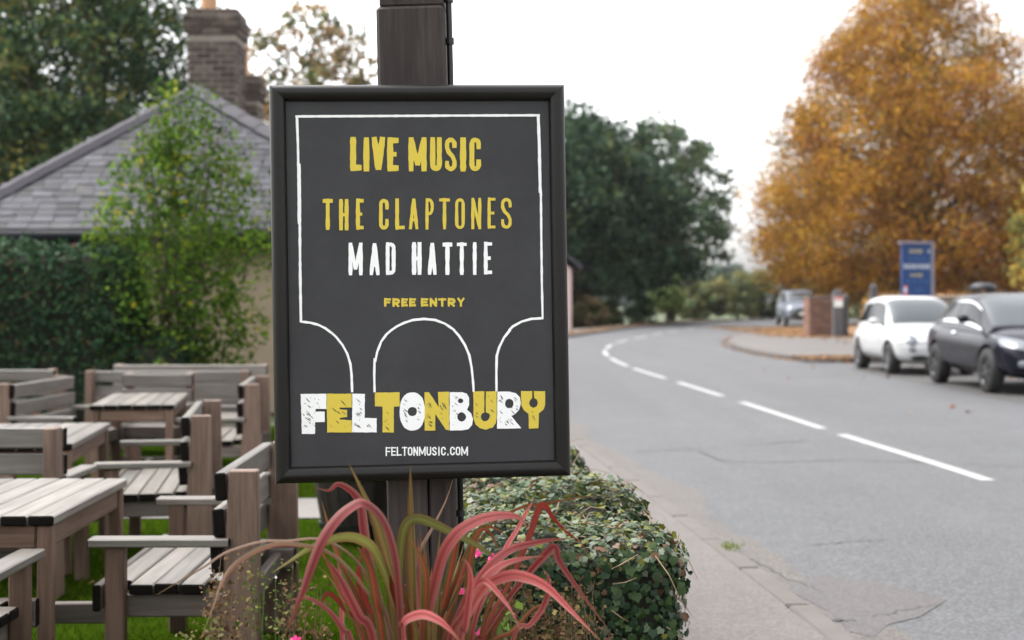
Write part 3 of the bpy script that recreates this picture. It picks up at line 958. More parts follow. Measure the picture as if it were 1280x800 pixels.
def table(label, loc, rz, W, L, H=0.72):
    """local: right front corner at the origin, extends to -x and +y; top boards run along y"""
    t = empty('garden_table', (loc[0], loc[1], GZ), rz)
    tag(t, label, 'table', 'square wooden garden tables')
    n_ = round(W / 0.098); w_ = W / n_
    for k in range(n_):
        board('top_plank', L + random.choice((0, 0.004, -0.004)), round(w_ - 0.006, 4), 0.036, WOOD_TOP, t, (-w_ * (k + .5), L / 2, H - 0.018 + random.uniform(-.002, .001)), 'y')
    for x in (-0.042, -W + 0.042):
        for y in (0.045, L - 0.045):
            board('leg', H - 0.038, 0.054, 0.054, WOOD_SIDE, t, (x, y, (H - 0.038) / 2), 'z')
        board('apron', L - 0.16, 0.03, 0.085, WOOD_SIDE, t, (x, L / 2, H - 0.082), 'y')
    for y in (0.045, L - 0.045):
        board('apron', W - 0.15, 0.03, 0.085, WOOD_SIDE, t, (-W / 2, y, H - 0.082), 'x')
        board('stretcher', W - 0.15, 0.045, 0.09, WOOD_GREY, t, (-W / 2, y, 0.14), 'x')
    board('stretcher', L - 0.14, 0.05, 0.085, WOOD_GREY, t, (-W / 2, L / 2, 0.14), 'y')
    return t


table('nearest pale topped wooden table, in front of the others', (-1.655, 5.14), R(1.5), 0.78, 1.10)
table('second wooden table back, behind the bench with its back to us', (-2.385, 7.72), R(7.2), 0.80, 1.36)
table('farthest small wooden table, in front of the row of bench backs', (-2.52, 10.62), R(8.6), 0.62, 1.40)
bench('nearest bench right of the nearest table, cut by the sign edge', (-1.535, 5.32), R(1), 1.14)
bench('bench at the picture edge in front of the nearest table, only one armrest showing', (-2.95, 5.06), R(-90), 1.25)
bench('bench between the two nearest tables with its back to us', (-3.47, 7.66), R(-90), 1.2)
bench('bench side-on right of the second table, beyond the nearest bench', (-2.24, 7.78), R(9), 1.28)
bench('bench side-on right of the farthest table, close to the sign edge', (-2.50, 10.75), R(6), 1.28)
bench('long bench with its back to us behind the farthest table', (-3.86, 13.42), R(-90), 1.47)
bench('long bench in the last row against the hedge', (-2.45, 13.75), R(90), 1.52)
b = bench('small single seat with pale back boards facing us behind the farthest table', (-2.80, 12.02), R(90), 0.60)
bench('bench with pale tilted back boards left of the farthest table', (-3.30, 12.05), R(176), 1.2)
bench('bench at the picture edge in the corner by the hedge', (-4.25, 12.75), R(90), 1.2)

# half barrel planter on the grass behind the post
BARREL = wood('dark barrel oak', (0.02, 0.016, 0.014), (0.05, 0.038, 0.032), 0.6)
bl = P(443, 0, 8.9)
br = empty('barrel_planter', (bl.x, 8.9, GZ)); tag(br, 'dark half barrel planter standing on the lawn behind the sign post', 'planter')
for k in range(20):
    a0, a1 = 2 * PI * k / 20 + 0.012, 2 * PI * (k + 1) / 20 - 0.012
    mb = MB(); rings = [(0.19, 0.02), (0.215, 0.15), (0.245, 0.32), (0.262, 0.5)]
    vs = []
    for r_, z in rings:
        for rr in (r_, r_ - 0.025):
            for a in (a0, a1): vs.append((rr * math.cos(a), rr * math.sin(a), z))
    fs = []
    for i in range(3):
        q = i * 4
        fs += [(q, q + 1, q + 5, q + 4), (q + 2, q + 6, q + 7, q + 3), (q, q + 4, q + 6, q + 2), (q + 1, q + 3, q + 7, q + 5)]
    fs += [(0, 2, 3, 1), (12, 13, 15, 14)]
    mb.add(vs, fs).build('stave', BARREL, br)
for z, r_ in ((0.1, 0.209), (0.42, 0.257)):
    MB().lathe([(r_, z - 0.02), (r_ + 0.008, z - 0.02), (r_ + 0.014, z + 0.02), (r_, z + 0.02)], 28).build('hoop', BLACKMETAL, br)
MB().lathe([(0.0, 0.45), (0.24, 0.45)], 20).build('soil', SOIL, br, fix=False)

# ------------------------------------------------------------------ the sign
W_S = 0.80
corners_px = [(336, 106), (704.5, 106.5), (713.5, 595), (344.5, 604)]


def sign_rot(p):
    return Euler((p[4], p[5], p[3]), 'XYZ').to_matrix()


def resid(p):
    M = sign_rot(p); h = p[6]; out = []
    for (sx, sz), (u, v) in zip(((-1, 1), (1, 1), (1, -1), (-1, -1)), corners_px):
        q = M @ Vector((sx * W_S / 2, 0, sz * h / 2)) + Vector(p[:3])
        out += [640 + F * q.x / q.y - u, HOR - F * (q.z - CAMZ) / q.y - v]
    return np.array(out)


prm = np.array([-0.25, 3.87, 1.45, -0.1, 0, 0.02, 1.07])
for _ in range(12):
    r0 = resid(prm); J = np.zeros((8, 7))
    for k in range(7):
        d_ = prm.copy(); d_[k] += 1e-5; J[:, k] = (resid(d_) - r0) / 1e-5
    # keep the tilt towards the viewer small
    Jr = np.vstack([J, 60 * np.eye(7)[4]]); rr = np.append(r0, 60 * prm[4])
    prm = prm - np.linalg.lstsq(Jr, rr, rcond=None)[0]
SM = sign_rot(prm); SC = Vector(prm[:3]); H_S = float(prm[6])
sign = empty('pub_sign'); sign.location = SC; sign.rotation_euler = SM.to_euler()
tag(sign, 'dark framed poster board for a live music night fixed to the timber post', 'sign')
PY = 0.006


def S(px, py, y=PY):
    """sign coordinates of the panel point seen at a photograph pixel"""
    d = SM.transposed() @ Vector(((px - 640) / F, 1, -(py - HOR) / F))
    o_ = SM.transposed() @ (Vector((0, 0, CAMZ)) - SC)
    t = (y - o_.y) / d.y
    q = o_ + d * t
    return q.x, q.z


m, n, l, bs = new_mat('poster board')
v = coords(n, l, rand=False)
c = mix(n, l, noise(n, l, v, 5, 6, 0.7), (0.024, 0.0236, 0.026), (0.060, 0.0595, 0.064))
c = mix(n, l, mapr(n, l, noise(n, l, v, 190, 2), 0.74, 0.80, 0, 0.35), c, (0.3, 0.3, 0.3))
l.new(c, bs.inputs['Base Color']); bs.inputs['Roughness'].default_value = 0.62; bs.inputs['Specular IOR Level'].default_value = 0.25
BOARD = m
FRAME = simple('black brown frame lacquer', (0.0085, 0.0072, 0.0066), 0.36, var=0.2, scale=6, bmp=0.08, bscale=60, bdist=0.001, spec=0.3)
MB().box((0, PY + 0.008, 0), (W_S - 0.07, 0.016, H_S - 0.07)).build('panel', BOARD, sign)
prof = [(0, .036), (0, -.002), (.003, -.011), (.010, -.017), (.019, -.0185), (.028, -.0165), (.035, -.012), (.040, -.006), (.0425, .0), (.043, .004), (.043, .034)]
hw, hh = W_S / 2, H_S / 2
for side in range(4):
    mb = MB(); vs = []
    for e in (-1, 1):
        for u, d_ in prof:
            if side == 0: vs.append((e * (hw - u), d_, hh - u))
            if side == 1: vs.append((hw - u, d_, e * (hh - u)))
            if side == 2: vs.append((e * (hw - u), d_, -(hh - u)))
            if side == 3: vs.append((-(hw - u), d_, e * (hh - u)))
    k = len(prof)
    mb.add(vs, [(i, (i + 1) % k, (i + 1) % k + k, i + k) for i in range(k)] + [tuple(range(k)), tuple(range(2 * k - 1, k - 1, -1))])
    mb.build('frame_rail', FRAME, sign, smooth=40)
xa = S(420, 104)[0]; xb = S(625, 104)[0]
MB().box(((xa + xb) / 2, 0.042, hh - 0.02), (xb - xa, 0.006, 0.05)).build('hanging_bracket', BLACKMETAL, sign)


def chalk(name, a, b, sc=90, lo=0.60, hi=0.72):
    m, n, l, bs = new_mat(name)
    v = coords(n, l, rand=False)
    c = mix(n, l, mapr(n, l, noise(n, l, v, sc, 6, 0.75), lo, hi, 0, 0.55), a, b)
    l.new(c, bs.inputs['Base Color']); bs.inputs['Roughness'].default_value = 0.8; bs.inputs['Specular IOR Level'].default_value = 0.2
    return m


WHITE = chalk('white chalk paint', (0.88, 0.88, 0.88), (0.60, 0.60, 0.61))
YELLOW = chalk('mustard chalk paint', (0.66, 0.51, 0.075), (0.45, 0.36, 0.07))
lay = [0]


def stroke_mesh(strokes, jit=0.35):
    """strokes: (list of pixels, width in pixels); flat ribbons just proud of the panel"""
    mb = MB()
    for pts, w in strokes:
        pts = [Vector((x, y)) for x, y in pts]
        fine = [pts[0]]
        for a, b in zip(pts, pts[1:]):
            k = max(1, int((b - a).length / 5))
            fine += [a.lerp(b, (i + 1) / k) for i in range(k)]
        closed = (fine[0] - fine[-1]).length < 0.01
        nn = len(fine); L_, R_ = [], []
        for i, p in enumerate(fine):
            if closed: t = fine[(i + 1) % nn if i < nn - 1 else 1] - fine[i - 1 if i > 0 else nn - 2]
            else: t = fine[min(i + 1, nn - 1)] - fine[max(i - 1, 0)]
            t.normalize(); nr = Vector((-t.y, t.x))
            e = 0.0 if not (i in (0, nn - 1) and not closed) else (-1 if i == 0 else 1) * 0.3
            ww = w / 2 + (0 if closed and i in (0, nn - 1) else random.uniform(-1, 1) * jit * min(1, w / 5) * 0.5)
            wl_, wr_ = ww + random.uniform(-1, 1) * jit * 0.12, ww
            if not closed and i in (0, nn - 1): wl_ *= 0.86; wr_ *= 0.86
            L_.append(p + nr * wl_ + t * e); R_.append(p - nr * wr_ + t * e)
        lay[0] = (lay[0] + 1) % 9
        yy = PY - 0.0006 - lay[0] * 0.00012
        vs = []
        for a, b in zip(L_, R_):
            for q in (a, b):
                x, z = S(q.x, q.y); vs.append((x, yy, z))
        mb.add(vs, [(2 * i, 2 * i + 2, 2 * i + 3, 2 * i + 1) for i in range(nn - 1)])
    return mb


def arc(cx, cy, rx, ry, a0, a1, n=10):
    return [(cx + rx * math.cos(R(a0 + (a1 - a0) * i / n)), cy + ry * math.sin(R(a0 + (a1 - a0) * i / n))) for i in range(n + 1)]


def glyph(ch, w, h, s):
    """strokes of a condensed letter in a w x h box, y down; s stroke width"""
    e = s / 2; x0, x1, y0, y1 = e, w - e, e, h - e; m_ = h / 2; rx = (x1 - x0) / 2; ry = min(rx * 1.2, h * .22); cx = w / 2
    if ch == 'L': return [[(x0, 0), (x0, h)], [(x0, y1), (w, y1 - .3)]]
    if ch == 'I': return [[(cx, 0), (cx, h)]]
    if ch == 'V': return [[(x0, 0), (cx, h - e * .4)], [(x1, 0), (cx, h - e * .4)]]
    if ch == 'E': return [[(x0, 0), (x0, h)], [(x0, y0), (w, y0)], [(x0, m_), (w - s * .35, m_)], [(x0, y1), (w, y1)]]
    if ch == 'F': return [[(x0, 0), (x0, h)], [(x0, y0), (w, y0)], [(x0, m_), (w - s * .35, m_)]]
    if ch == 'M': return [[(x0, h), (x0, 0)], [(x0, e * .5), (cx, h * .82)], [(cx, h * .82), (x1, e * .5)], [(x1, 0), (x1, h)]]
    if ch == 'N': return [[(x0, h), (x0, 0)], [(x0, e * .5), (x1, h - e * .5)], [(x1, h), (x1, 0)]]
    if ch == 'U': return [[(x0, 0), (x0, y1 - ry)] + arc(cx, y1 - ry, rx, ry, 180, 0)[1:] + [(x1, 0)]]
    if ch == 'C': return [[(x1, h * .34), (x1, y0 + ry)] + arc(cx, y0 + ry, rx, ry, 0, -180)[1:] + [(x0, y1 - ry)] + arc(cx, y1 - ry, rx, ry, 180, 0)[1:] + [(x1, h * .66)]]
    if ch == 'O': return [arc(cx, y0 + ry, rx, ry, -180, 0) + arc(cx, y1 - ry, rx, ry, 0, 180) + [(x0, y0 + ry)]]
    if ch == 'S': return [[(x1, h * .30), (x1, y0 + ry)] + arc(cx, y0 + ry, rx, ry, 0, -180)[1:] + [(x0, h * .30), (x0 + rx * .5, h * .44), (x1 - rx * .5, h * .56), (x1, h * .70), (x1, y1 - ry)] + arc(cx, y1 - ry, rx, ry, 0, 180)[1:] + [(x0, h * .70)]]
    if ch == 'T': return [[(0, y0), (w, y0)], [(cx, 0), (cx, h)]]
    if ch == 'H': return [[(x0, 0), (x0, h)], [(x1, 0), (x1, h)], [(x0, m_), (x1, m_)]]
    if ch == 'A': return [[(x0, h), (cx, e * .4)], [(x1, h), (cx, e * .4)], [(x0 + rx * .35, h * .70), (x1 - rx * .35, h * .70)]]
    if ch == 'P': return [[(x0, 0), (x0, h)], [(x0, y0), (cx, y0)] + arc(cx, y0 + h * .22, rx, h * .22, -90, 90)[1:] + [(x0, y0 + h * .44)]]
    if ch == 'R': return glyph('P', w, h, s) + [[(cx - rx * .3, y0 + h * .46), (x1, h)]]
    if ch == 'D': return [[(x0, 0), (x0, h)], [(x0, y0), (cx, y0)] + arc(cx, y0 + ry, rx, ry, -90, 0)[1:] + [(x1, y1 - ry)] + arc(cx, y1 - ry, rx, ry, 0, 90)[1:] + [(x0, y1)]]
    if ch == 'Y': return [[(x0, 0), (cx, m_)], [(x1, 0), (cx, m_)], [(cx, m_), (cx, h)]]
    if ch == '.': return [[(cx, h - s * 1.05), (cx, h)]]
    return []


def word(name, spec, y0, y1, s, m, jit=0.35, slope=0.0):
    st = []
    for ch, a, b, *rest in spec:
        sw = rest[0] if rest else s
        dy = random.uniform(-0.5, 0.5) * jit + slope * (a - 520)
        for pts in glyph(ch, b - a, y1 - y0, sw):
            st.append(([(a + x, y0 + y + dy) for x, y in pts], sw))
    return stroke_mesh(st, jit).build(name, m, sign, fix=False)


word('lettering', [('L', 437.7, 451.7), ('I', 454, 462), ('V', 464, 482), ('E', 484, 498), ('M', 510.6, 533.3, 6.6), ('U', 537.7, 552.3, 6.3), ('S', 556, 570.8, 5.6), ('I', 575.3, 582.4), ('C', 586.9, 601.2, 5.9)], 171.8, 213.8, 7.4, YELLOW, 0.7)
word('lettering', [('T', 403.7, 415.7, 5), ('H', 423.8, 435.8, 5), ('E', 444.9, 454.3, 5), ('C', 473.8, 486, 4.6), ('L', 494, 505.6, 4.8), ('A', 510.9, 523.3, 4.2), ('P', 531.8, 542.3), ('T', 549.3, 562, 4.2), ('O', 568.9, 580.9), ('N', 589, 601.6), ('E', 609.4, 618.9), ('S', 626.3, 639.6)], 248, 286.5, 3.9, YELLOW, 0.7, -0.008)
word('lettering', [('M', 435.8, 453.3, 4.6), ('A', 461.7, 474.8), ('D', 482.2, 494.4), ('H', 514.9, 527.1, 5.4), ('A', 534.5, 546), ('T', 553.5, 565, 5.2), ('T', 571.4, 583), ('I', 591, 595.7), ('E', 604.8, 614.7)], 303.2, 343.4, 4.7, WHITE, 0.7, -0.006)
fe = [('F', 480, 488.5), ('R', 490.5, 500), ('E', 501.5, 509.5), ('E', 511.3, 519.6), ('E', 526, 535), ('N', 537, 546.5), ('T', 548, 557.5), ('R', 559.5, 569.5), ('Y', 570.8, 581.4)]
word('lettering', fe, 372.7, 383, 3.1, YELLOW, 0.35)
st = []
x = 482.0
ad = {'.': 3.4, 'I': 3.4, 'M': 8.6}
txt = 'FELTONMUSIC.COM'
tot = sum(ad.get(c, 6.0) for c in txt); gap = (103 - tot) / (len(txt) - 1)
spec = []
for c in txt:
    spec.append((c, x, x + ad.get(c, 6.0))); x += ad.get(c, 6.0) + gap
word('lettering', spec, 558.6, 569.4, 1.75, WHITE, 0.3, -0.006)

# the white line drawn round the lettering
bw = 3.0
stroke_mesh([
    ([(369.5, 145.6), (450, 145.2), (560, 144.6), (674.5, 144.2)], bw),
    ([(371.2, 146), (372.4, 180), (373.4, 240), (373.6, 280)], bw),
    ([(374.4, 205), (374.8, 280), (375.2, 340), (376.2, 402.5)], bw + .3),
    ([(672.6, 144), (674, 180), (675.2, 241)], bw + .8),
    ([(676, 238), (676.6, 300), (677.2, 350), (678.2, 398)], bw - .2),
    ([(376, 402), (388, 403.4), (398, 406), (407, 410.5), (414, 416)], bw),
    ([(411, 413), (420, 421), (428, 431), (434, 442), (438, 455), (439.6, 470), (440.2, 490)], bw),
    ([(679, 397.6), (664, 398.6), (652, 402), (641, 408), (636, 413)], bw),
    ([(638, 412), (630, 422), (624, 434), (620.8, 445), (620.4, 465), (620.6, 489)], bw),
    ([(468.2, 490), (467.8, 470), (468.2, 448)], bw),
    ([(469, 452), (471.5, 440), (476.5, 427), (483, 418), (490.5, 411.5)], bw),
    ([(488, 413.5), (496, 408), (505, 403.6), (516, 400), (530, 398.6), (544, 400), (556, 404.5), (568, 412.5)], bw),
    ([(566, 411), (574, 420), (581, 431), (586.5, 444), (589.6, 460), (591.4, 478), (592, 489.5)], bw)], 0.7).build('border_line', WHITE, sign, fix=False)


def big(poly, holes, m, name='lettering'):
    cu = bpy.data.curves.new('letter', 'CURVE'); cu.dimensions = '2D'; cu.fill_mode = 'BOTH'
    for pl in [poly] + holes:
        sp = cu.splines.new('POLY'); pts = []
        for a, b in zip(pl, pl[1:] + pl[:1]):
            k = max(1, int(math.hypot(b[0] - a[0], b[1] - a[1]) / 4))
            pts += [(a[0] + (b[0] - a[0]) * i / k + random.uniform(-.22, .22), a[1] + (b[1] - a[1]) * i / k + random.uniform(-.22, .22)) for i in range(k)]
        sp.points.add(len(pts) - 1)
        for q, (x, y) in zip(sp.points, pts):
            u, w_ = S(x, y); q.co = (u, w_, 0, 1)
        sp.use_cyclic_u = True
    tmp = bpy.data.objects.new('tmp_letter', cu); COL.objects.link(tmp)
    dg = bpy.context.evaluated_depsgraph_get()
    me = bpy.data.meshes.new_from_object(tmp.evaluated_get(dg))
    bpy.data.objects.remove(tmp); bpy.data.curves.remove(cu)
    lay[0] = (lay[0] + 1) % 9
    co = np.zeros(len(me.vertices) * 3); me.vertices.foreach_get('co', co); co = co.reshape(-1, 3)
    co = np.stack([co[:, 0], np.full(len(co), PY - 0.0007 - lay[0] * 0.00012), co[:, 1]], 1)
    me.vertices.foreach_set('co', co.ravel()); me.update(); me.materials.clear()
    return obj(name, me, m, sign)


q7 = lambda pts: [(350 + x / 4.444, 380 + y / 4.444) for x, y in pts]
q8 = lambda pts: [(520 + x / 4.444, 380 + y / 4.444) for x, y in pts]
ell = lambda cx, cy, rx, ry, n=20, p=1.0: [(cx + rx * math.copysign(abs(math.cos(2 * PI * i / n)) ** p, math.cos(2 * PI * i / n)), cy + ry * math.copysign(abs(math.sin(2 * PI * i / n)) ** p, math.sin(2 * PI * i / n))) for i in range(n)]
big(q7([(115, 500), (258, 498), (258, 583), (197, 583), (197, 597), (248, 597), (248, 655), (195, 657), (195, 722), (122, 722)]), [], WHITE)
big(q7([(260, 498), (399, 498), (399, 575), (332, 575), (332, 585), (373, 588), (373, 628), (332, 632), (332, 642), (399, 645), (399, 713), (262, 713)]), [], YELLOW)
big(q7([(402, 498), (472, 500), (470, 632), (537, 635), (537, 713), (400, 713)]), [], WHITE)
big(q7([(527, 492), (665, 490), (665, 568), (632, 570), (632, 713), (570, 713), (570, 570), (527, 568)]), [], YELLOW)
big(q7(ell(735, 597, 70, 106, 26, 0.85)), [q7(ell(735, 597, 26, 26, 14))], WHITE)
big(q8([(48, 490), (72, 490), (126, 572), (122, 488), (184, 487), (184, 703), (165, 697), (107, 610), (107, 702), (48, 703)]), [], YELLOW)
big(q8([(187, 490), (255, 490), (282, 497), (296, 520), (295, 560), (283, 588), (306, 606), (317, 640), (312, 672), (292, 694), (262, 701), (187, 702)]), [q8(ell(247, 538, 15, 14, 10)), q8(ell(253, 627, 25, 26, 12))], WHITE)
sl = [(379, 485), (379, 602), (366, 608), (359, 622), (362, 638), (374, 650), (388, 651), (402, 643), (409, 627), (404, 610), (388, 601), (388, 485)]
big(q8([(318, 485)] + sl + [(448, 485), (448, 625), (444, 660), (425, 686), (390, 697), (355, 690), (330, 668), (320, 635)]), [], YELLOW)
big(q8([(452, 487), (520, 487), (555, 496), (577, 518), (582, 550), (572, 588), (548, 612), (530, 622), (585, 690), (450, 693)]), [q8(ell(518, 553, 24, 26, 14))], WHITE)
big(q8([(583, 484), (645, 484), (645, 523), (632, 536), (628, 552), (634, 568), (652, 577), (671, 568), (677, 548), (670, 530), (657, 522), (655, 484), (717, 484), (717, 560), (708, 585), (682, 608), (680, 690), (627, 692), (625, 610), (598, 590), (585, 562)]), [], YELLOW)
# dark scratches left by the chalk in the big letters
SCR = simple('bare board in the chalk', (0.05, 0.05, 0.056), 0.7)
mb = MB()
rs = random.Random(4)
boxes = [(377, 494, 405, 540, 26), (377, 494, 392, 541, 8), (411, 494, 436, 539, 9), (441, 494, 455, 538, 12), (456, 524, 470, 538, 3), (479, 508, 491, 540, 8), (502, 496, 512, 532, 9), (520, 496, 529, 532, 8),
         (531, 494, 543, 538, 14), (548, 496, 561, 536, 12), (562, 492, 575, 536, 10), (592, 492, 604, 530, 5), (608, 492, 620, 532, 5), (622, 492, 632, 536, 14), (636, 494, 650, 522, 7), (628, 522, 646, 535, 10), (662, 512, 672, 534, 6)]
for x0, y0, x1_, y1_, k in boxes:
    for _ in range(k):
        x, y = rs.uniform(x0 + 1, x1_ - 5), rs.uniform(y0 + 1, y1_ - 5)
        ln = min(rs.choice((1.2, 2, 4, 7, 10)), x1_ - x - 1, (y1_ - y - 1)); w_ = rs.uniform(0.2, 0.5)
        ang = R(rs.uniform(38, 52))
        dx, dy = math.cos(ang) * ln, math.sin(ang) * ln
        vs = []
        for px_, py_ in ((x, y), (x + dx / 2 + w_, y + dy / 2 - w_), (x + dx, y + dy), (x + dx / 2 - w_, y + dy / 2 + w_)):
            u, z = S(px_, py_); vs.append((u, PY - 0.0022, z))
        mb.add(vs, [(0, 1, 2, 3)])
o = mb.build('chalk_scratches', SCR, sign, fix=False); o['kind'] = 'stuff'

# ------------------------------------------------------------------ the timber post the sign hangs on
post = empty('timber_post'); pc = P(531, 700, 4.03); lean = R(1.3)
post.location = (pc.x + math.tan(lean) * (pc.z - GZ) * 1.0, 4.03, GZ); post.rotation_euler = (0, -lean, -0.03)
tag(post, 'tall dark square timber post carrying the poster board', 'post')
kx = 4.03 / F
z_at = lambda py: P(0, py, 4.03).z - GZ


W2 = 42 * kx
# a Z board: local X up, local Y across (world -x side mirrored by the rotation), local Z depth
def up_box(name, x0, x1, z0, z1, dep, y=0.0, bev=0.005, m=POST):
    me = MB().box((0, 0, 0), (z1 - z0, dep, x1 - x0)).mesh(name, bevel=bev)
    me.materials.append(m)
    return obj(name, me, None, post, ((x0 + x1) / 2, y, (z0 + z1) / 2), (0, -PI / 2, 0))


up_box('timber', -W2, 8.0 * kx, -0.1, z_at(330) - 0.001, 0.15)
up_box('timber', 9.6 * kx, W2, -0.1, z_at(330) - 0.001, 0.142, 0.003)
up_box('timber', -W2, W2, z_at(330), z_at(13), 0.15, 0, 0.009)
up_box('upper_timber', -W2 + 4 * kx, W2 - 1 * kx, z_at(12.5), z_at(-420), 0.135, 0, 0.004)
cab = MB().tube([(W2 + 0.012, -0.03, -0.05), (W2 + 0.012, -0.03, z_at(320)), (W2 + 0.011, -0.03, z_at(100)), (W2 + 0.010, -0.03, z_at(-420))], 0.0085, 10)
cab.build('cable', BLACKMETAL, post, smooth=True)
for py in (3, 55, 640, 760):
    MB().lathe([(0.0088, -.009), (0.013, -.009), (0.013, .009), (0.0088, .009)], 12, (W2 + 0.0105, -0.03, z_at(py))).build('cable_clip', BLACKMETAL, post)

# ------------------------------------------------------------------ ivy hedge
IVY = [leaf_mat('ivy ' + k, 0.42, 0.15, 0.22, False, c) for k, c in (('dark', (0.018, 0.042, 0.018)), ('green', (0.034, 0.064, 0.018)), ('grey green', (0.105, 0.128, 0.08)), ('yellow green', (0.13, 0.14, 0.02)), ('brown', (0.11, 0.055, 0.027)))]  # grey green stands in for sky highlights on the top leaves
ivo = [(0, -0.26), (0.20, -0.40), (0.44, -0.30), (0.42, -0.08), (0.54, 0.12), (0.30, 0.22), (0.02, 0.58), (-0.28, 0.24), (-0.50, 0.10), (-0.43, -0.08), (-0.42, -0.32), (-0.18, -0.41)]


def ivy_z(x, y): return 0.10 * abs(x) - 0.25 * x * x + 0.08 * y - 0.22 * y * y


ivy_v = np.array([(0, 0.02, 0.03)] + [(x, y, ivy_z(x, y)) for x, y in ivo])
ivy_f = np.array([(0, 1 + i, 1 + (i + 1) % 12) for i in range(12)])
HZ = 0.70
ih = empty('ivy_hedge', (-0.13, 4.12, GZ), math.atan2(0.105, 1))
tag(ih, 'low square hedge of dark ivy beside the pavement, behind the red leaved plant', 'hedge')
SX, SY, SZ, RAD = 0.675, 5.0, HZ - GZ, 0.10
MB().box((SX / 2, SY / 2, SZ / 2 - 0.02), (SX - 0.10, SY - 0.10, SZ - 0.05)).build('core', CORE, ih, bevel=0.06, seg=3)
g2 = np.random.default_rng(11)
p, nn = rounded_pts(62000, SX, SY, SZ, RAD, g=g2)
# more of them near the viewer
keep = (g2.random(len(p)) < np.clip(1.25 - p[:, 1] * 0.17, 0.3, 1)) & ~((nn[:, 0] < -0.9) & (p[:, 1] > 0.6)) & (nn[:, 1] < 0.9)
p, nn = p[keep], nn[keep]
und = 0.035 * np.sin(p[:, 1] * 4.2) * np.cos(p[:, 0] * 6) + 0.025 * np.sin(p[:, 1] * 9 + p[:, 2] * 7)
p = p + nn * (und + np.clip(g2.normal(0.0, 0.02, len(p)), -0.05, 0.03))[:, None]
mats_i = np.where(nn[:, 2] > 0.5, g2.choice(5, len(p), p=[.15, .25, .31, .19, .10]), g2.choice(5, len(p), p=[.50, .34, .09, .02, .05]))  # top gets more of the painted sky highlight, sides more dark leaves


def ivy_frame(pos, nr, size, g):
    nr = Vector(nr) + Vector(g.normal(0, 0.38, 3)); nr.normalize()
    dn = Vector((g.normal(0, .5), g.normal(-.35, .5), g.normal(-0.8, .5)))
    t = (dn - nr * dn.dot(nr)).normalized()
    b = t.cross(nr)
    return Matrix((b * size, t * size, nr * size)).transposed()


view = (p[:, 1] + 0.4 * (SZ - p[:, 2]))
order = np.argsort(np.where((nn[:, 2] > 0.3) | (nn[:, 1] < -0.3) | (nn[:, 0] > 0.3), p[:, 1] * 0.5 - p[:, 0], 99))
single = set(order[:300].tolist())
ivy_me = []
for k in range(5):
    me = np_mesh('leaf', ivy_v, ivy_f, smooth=True); me.materials.append(IVY[k]); ivy_me.append(me)
parts_v = [[] for _ in range(5)]
for i in range(len(p)):
    size = g2.uniform(0.013, 0.032)
    Mx = ivy_frame(p[i], nn[i], size, g2)
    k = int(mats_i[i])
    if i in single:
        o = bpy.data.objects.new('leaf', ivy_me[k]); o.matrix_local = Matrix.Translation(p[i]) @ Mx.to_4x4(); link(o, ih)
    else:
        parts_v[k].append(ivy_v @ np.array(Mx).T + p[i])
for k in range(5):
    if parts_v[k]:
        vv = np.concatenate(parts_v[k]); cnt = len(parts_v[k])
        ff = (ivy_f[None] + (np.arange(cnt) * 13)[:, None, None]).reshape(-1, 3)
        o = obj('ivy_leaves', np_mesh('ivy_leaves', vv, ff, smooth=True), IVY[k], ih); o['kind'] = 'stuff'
TWIG = simple('pale twig', (0.24, 0.17, 0.11), 0.8, var=0.3)
mb = MB()
for k in range(420):
    i = int(g2.integers(len(p))); a = Vector(p[i]); nr_ = Vector(nn[i])
    d = Vector(g2.normal(0, 1, 3)); d = (d - nr_ * d.dot(nr_) * 0.7).normalized() * g2.uniform(0.05, 0.16)
    mb.tube([a, a + d * .5 + nr_ * 0.02, a + d], [0.0022, 0.0018, 0.001], 4)
o = mb.build('twigs', TWIG, ih); o['kind'] = 'stuff'

